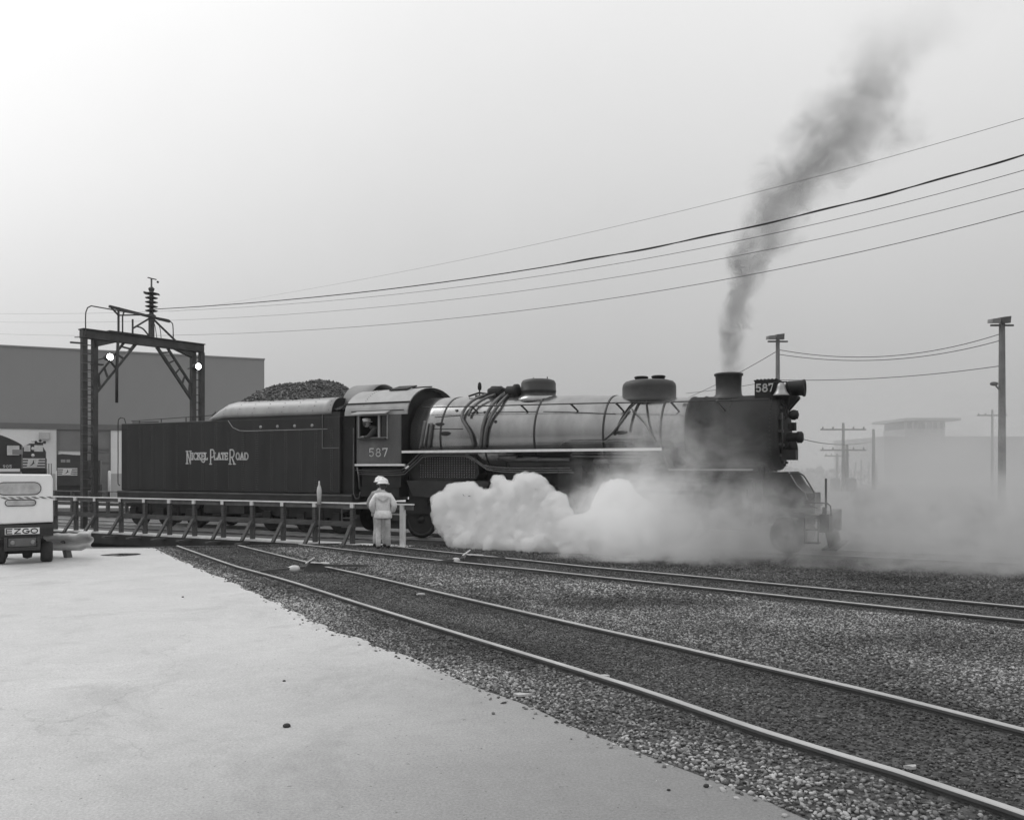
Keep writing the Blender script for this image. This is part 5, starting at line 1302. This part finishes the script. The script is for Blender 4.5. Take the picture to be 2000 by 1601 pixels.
wire((-60,628),(1200,542),(2060,352), 95, 18, .007, 'thin wire second beneath the thickest cable')
wire((-60,650),(1200,582),(2060,396), 95, 18, .0085, 'lowest of the long overhead wires')
wire((330,610),(1200,443),(2060,213), 140, 20, .006, 'highest and faintest of the long overhead wires')
for (a, b, c, lab) in (((1521,683),(1740,695),(1957,651),'upper thin wire slung between the two floodlight poles'),((1521,692),(1740,702),(1957,664),'lower thin wire slung between the two floodlight poles'),((1521,742),(1740,737),(1957,714),'nearly level wire between the two floodlight poles')):
    wire(a, b, c, 55, 48, .022, lab, 'wires between the floodlight poles')
wire((1300,795),(1430,735),(1517,686), 90, 55, .02, 'wire descending left from the pole behind the smokebox', 'wires between the floodlight poles')
wire((1340,768),(1430,757),(1517,742), 80, 55, .02, 'low wire left of the pole behind the smokebox', 'wires between the floodlight poles')
wire((1560,855),(1640,868),(1706,862), 40, 85, .02, 'wire from behind the engine front to the slim bare pole', 'far wires in the haze')
# stack track ahead of the engine, flush in the gravel
te = empty('engine_track', (to_world(0,0)[0], to_world(0,0)[1], 0), 0, label='dark wet track under the steaming engine, leading right', cat='railway track')
for y in (-.75, .75):
    pth = [to_world(u, y) for u in np.arange(-8.0, 28, .7)]
    o = rail(pth, te, (to_world(0,0)[0], to_world(0,0)[1], 0), base=-.015)

# ------------------------------------------------------------------ steam, smoke and haze
def vol_mat(name, color, density_fn=None, density=1.0, aniso=.2, color_fn=None):
    m = bpy.data.materials.new(name); m.use_nodes = True; t = m.node_tree; t.nodes.clear()
    v = t.nodes.new('ShaderNodeVolumePrincipled'); out = t.nodes.new('ShaderNodeOutputMaterial'); t.links.new(v.outputs[0], out.inputs['Volume'])
    v.inputs['Color'].default_value = (color,color,color,1); v.inputs['Anisotropy'].default_value = aniso
    v.inputs['Density'].default_value = density
    if density_fn: t.links.new(density_fn(t), v.inputs['Density'])
    if color_fn: t.links.new(color_fn(t), v.inputs['Color'])
    return m
def curve(t, x, pts, x0, x1, v0, v1):
    mr = t.nodes.new('ShaderNodeMapRange'); t.links.new(x, mr.inputs[0]); mr.inputs[1].default_value = x0; mr.inputs[2].default_value = x1
    c = t.nodes.new('ShaderNodeFloatCurve'); t.links.new(mr.outputs[0], c.inputs['Value']); cc = c.mapping.curves[0]
    P = [((a-x0)/(x1-x0), (b-v0)/(v1-v0)) for a, b in pts]
    cc.points[0].location = P[0]; cc.points[1].location = P[-1]
    for p in P[1:-1]: cc.points.new(*p)
    c.mapping.update()
    return M_('MULTIPLY_ADD', c.outputs[0], v1-v0, v0, tree=t)
# dense cauliflower steam beside the drivers
def cauliflower(balls, name, density, vox=.04, disp=.08, clipz=-.02):
    m = MB()
    for (px, py, r, yl) in balls:
        p = F(px, py, yl); s = r*(22/1650)*1.08
        m.ball(p, s, (1,.9,1), 8 if r < 9 else 10)
    o = m.build(name, 'white', None, off=(-4,0,0)); o.location = (lw[0], lw[1], 0); o.rotation_euler = (0,0,ANG)
    r_ = o.modifiers.new('r', 'REMESH'); r_.mode = 'VOXEL'; r_.voxel_size = vox; r_.use_smooth_shade = True
    for k, (sc_, st) in enumerate(((.45, disp*1.6), (.16, disp*1.2), (.07, disp*.7))):
        tx = bpy.data.textures.new('puff%d' % k, 'CLOUDS'); tx.noise_scale = sc_; tx.noise_depth = 2
        d_ = o.modifiers.new('d%d' % k, 'DISPLACE'); d_.texture = tx; d_.strength = st; d_.mid_level = .45; d_.texture_coords = 'LOCAL'
    o.data.materials.clear(); o.data.materials.append(vol_mat(name, 1.0, density=density, aniso=.0)); tag(o, kind='stuff')
    return o
TOPL = [(838,995),(845,968),(858,962),(872,948),(888,942),(905,940),(925,942),(940,955),(955,956),(962,930),(982,928),(992,946),(998,944),(1004,924),(1040,924),(1065,932),(1078,950),(1090,962),(1105,970),(1112,988),(1118,1006),(1130,1010),(1145,1002),(1158,990),(1164,962),(1180,945),(1205,936),(1225,944),(1245,962),(1262,985)]
balls = []; random.seed(11)
def steam_ok(x, yy, r, slack=.85):
    if yy > 1080-r*.55: return False
    if x-r*slack < np.interp(yy, [940,965,990,1015,1040,1079], [872,845,838,846,862,880]): return False
    return all(yy-r*slack >= np.interp(x+q*r, [p[0] for p in TOPL], [p[1] for p in TOPL])-1 for q in (-.7,0,.7))
def steam_yl(yy): return -1.75-.85*max(0, (yy-940)/135)
for x in range(850, 1262, 11):                       # the body of the cloud
    for yy in range(930, 1078, 11):
        for r in (26, 20, 15):
            if steam_ok(x, yy, r): balls.append((x, yy, r, steam_yl(yy)+.12)); break
while len(balls) < 1150:                             # puffs all over its skin
    x = random.uniform(840, 1268); r = random.choice((4,5,6,8,10,13)); yt = np.interp(x, [p[0] for p in TOPL], [p[1] for p in TOPL])
    yy = random.choice((yt+r, yt+r+random.uniform(0,18), random.uniform(yt+r, 1076)))
    if steam_ok(x, yy, r, .6): balls.append((x, yy, r, steam_yl(yy)+random.uniform(-.22,-.02) if yy > yt+25 else steam_yl(yy)+random.uniform(-.3,.15)))
cauliflower(balls, 'steam_cloud', 5.5)
# drifting steam round the front end
mist = MB().box(-4.2,26,-4.6,9,-.03,5.6).build('drifting_steam', 'white', None, off=(-4,0,0)); mist.location = (lw[0], lw[1], 0); mist.rotation_euler = (0,0,ANG)
def mist_density(t):
    co = t.nodes.new('ShaderNodeTexCoord'); s = t.nodes.new('ShaderNodeSeparateXYZ'); t.links.new(co.outputs['Object'], s.inputs[0])
    u = M_('ADD', s.outputs[0], -4.0, tree=t); y = s.outputs[1]; z = s.outputs[2]
    n1 = t.nodes.new('ShaderNodeTexNoise'); n1.inputs['Scale'].default_value = .55; n1.inputs['Detail'].default_value = 5; n1.inputs['Roughness'].default_value = .6; n1.inputs['Distortion'].default_value = .6
    t.links.new(co.outputs['Object'], n1.inputs['Vector'])
    nn = n1.outputs['Fac']
    top = curve(t, u, [(-4,1.2),(-2.6,2.1),(-1.5,3.0),(-.6,3.2),(.6,3.5),(1.6,2.7),(2.6,1.9),(4,2.8),(7,4.0),(12,4.3),(26,4.0)], -4, 26, 0, 5)
    hz = M_('SUBTRACT', M_('ADD', top, M_('MULTIPLY_ADD', nn, 3.2, -1.6, tree=t), tree=t), z, tree=t)   # height below the ragged top
    zf = smooth(t, hz, -.5, 1.8)
    a = M_('MULTIPLY', smooth(t, u, -3.6, -1.8), smooth(t, u, 25, 10, 0, 1), tree=t)
    side = M_('MULTIPLY', smooth(t, y, -4.4, -2.4), smooth(t, y, 8.8, 6.0), tree=t)
    n2 = t.nodes.new('ShaderNodeTexNoise'); n2.inputs['Scale'].default_value = 1.5; n2.inputs['Detail'].default_value = 5; n2.inputs['Roughness'].default_value = .6; n2.inputs['Distortion'].default_value = 1.0
    t.links.new(co.outputs['Object'], n2.inputs['Vector'])
    blob = M_('MULTIPLY', smooth(t, nn, .40, .60, .10, 1.1), smooth(t, n2.outputs['Fac'], .40, .60, .2, 1.7), tree=t)
    dens = curve(t, u, [(-4,5),(-2.2,5),(-1.3,3.4),(.6,.95),(1.8,.32),(3.2,.3),(4.5,.5),(7,.4),(12,.3),(26,.25)], -4, 26, 0, 5)
    dens = M_('MULTIPLY', dens, smooth(t, z, 2.2, .5, .33, 2.8), tree=t)
    return M_('MULTIPLY', M_('MULTIPLY', M_('MULTIPLY', zf, a, tree=t), M_('MULTIPLY', side, blob, tree=t), tree=t), dens, tree=t)
def mist_color(t):
    """white steam by the cylinders, greyer further forward"""
    co = t.nodes.new('ShaderNodeTexCoord'); s = t.nodes.new('ShaderNodeSeparateXYZ'); t.links.new(co.outputs['Object'], s.inputs[0])
    return smooth(t, M_('ADD', s.outputs[0], -4.0, tree=t), -2.4, 1.0, .985, .70)
mist.data.materials.clear(); mist.data.materials.append(vol_mat('drifting_steam', .70, mist_density, aniso=.0, color_fn=mist_color)); tag(mist, kind='stuff')
# smoke from the stack
path = [(1423,735,20),(1424,700,21),(1432,650,23),(1441,590,27),(1455,530,33),(1475,470,42),(1505,410,58),(1555,350,76),(1610,285,88),(1650,220,84),(1685,150,70),(1740,80,95),(1830,0,150),(1950,-80,190)]
Q = [((px-1000)/75, 2.1-(py-915)/75, r/75) for px, py, r in path]
sm = MB(); rows = []
for (x, z, r) in Q: rows.append([(x+2.3*r*math.cos(2*math.pi*k/16)+.2*r, OY+1.7*r*math.sin(2*math.pi*k/16), z) for k in range(17)])
for r0 in (rows[0], rows[-1]): pass
sm.sheet(rows); o0 = len(sm.v); sm.f.append(tuple(range(16))); sm.sm.append(False); sm.f.append(tuple(o0-17+k for k in range(16))); sm.sm.append(False)
smo = sm.build('smoke_plume', 'white')
def smoke_density(t):
    g = t.nodes.new('ShaderNodeNewGeometry'); n0 = t.nodes.new('ShaderNodeTexNoise'); n0.inputs['Scale'].default_value = .55; n0.inputs['Detail'].default_value = 3
    t.links.new(g.outputs['Position'], n0.inputs['Vector'])
    s = t.nodes.new('ShaderNodeSeparateXYZ'); t.links.new(g.outputs['Position'], s.inputs[0]); x, y, z = s.outputs
    xc = curve(t, z, [(q[1], q[0]) for q in Q], Q[0][1], Q[-1][1], 5, 14); rc = curve(t, z, [(q[1], q[2]) for q in Q], Q[0][1], Q[-1][1], 0, 3)
    wob = M_('MULTIPLY', M_('ADD', n0.outputs['Fac'], -.5, tree=t), 2.4, tree=t)
    dx = M_('DIVIDE', M_('SUBTRACT', x, xc, tree=t), rc, tree=t); dx = M_('ADD', dx, wob, tree=t)
    dy = M_('DIVIDE', M_('SUBTRACT', y, OY, tree=t), rc, tree=t)
    # trailing haze on the lee side
    dxs = M_('MULTIPLY', dx, M_('MULTIPLY_ADD', M_('GREATER_THAN', dx, 0, tree=t), -.35, 1, tree=t), tree=t)
    d2 = M_('SQRT', M_('ADD', M_('MULTIPLY', dxs, dxs, tree=t), M_('MULTIPLY', dy, dy, tree=t), tree=t), tree=t)
    n1 = t.nodes.new('ShaderNodeTexNoise'); n1.inputs['Scale'].default_value = 1.3; n1.inputs['Detail'].default_value = 6; n1.inputs['Roughness'].default_value = .65; n1.inputs['Distortion'].default_value = .8; t.links.new(g.outputs['Position'], n1.inputs['Vector'])
    f = smooth(t, M_('ADD', d2, M_('MULTIPLY_ADD', n1.outputs['Fac'], -2.4, 1.2, tree=t), tree=t), 1.2, .05)
    k = curve(t, z, [(Q[0][1],2.2),(6,3.6),(7.5,2.8),(9,1.1),(11,.7),(12.2,.55),(12.9,.22),(13.5,.08),(Q[-1][1],.02)], Q[0][1], Q[-1][1], 0, 4)
    return M_('MULTIPLY', f, k, tree=t)
smo.data.materials.clear(); smo.data.materials.append(vol_mat('smoke', .22, smoke_density, aniso=0)); tag(smo, kind='stuff')
fs_ = MB().box(2,110,34,150,-.03,17).build('far_steam', 'white')
def far_density(t):
    g = t.nodes.new('ShaderNodeNewGeometry'); s = t.nodes.new('ShaderNodeSeparateXYZ'); t.links.new(g.outputs['Position'], s.inputs[0]); x, y, z = s.outputs
    n1 = t.nodes.new('ShaderNodeTexNoise'); n1.inputs['Scale'].default_value = .09; n1.inputs['Detail'].default_value = 4; t.links.new(g.outputs['Position'], n1.inputs['Vector'])
    h = M_('ADD', z, M_('MULTIPLY_ADD', n1.outputs['Fac'], -10.0, 5.0, tree=t), tree=t)
    f = M_('MULTIPLY', smooth(t, h, 14, 1.0), M_('MULTIPLY', smooth(t, M_('SUBTRACT', x, M_('MULTIPLY', y, .22, tree=t), tree=t), -6, 12), smooth(t, y, 35, 48), tree=t), tree=t)
    return M_('MULTIPLY', M_('MULTIPLY', f, smooth(t, z, 16.5, 13), tree=t), .015, tree=t)
fs_.data.materials.clear(); fs_.data.materials.append(vol_mat('far_steam', .85, far_density, aniso=0)); tag(fs_, kind='stuff')
HZ = .0004
hz = MB().box(-95,110,-30,160,-3.2,24).build('haze', 'white'); hz.data.materials.clear(); hz.data.materials.append(vol_mat('haze', .95, density=HZ, aniso=0)); tag(hz, kind='stuff')
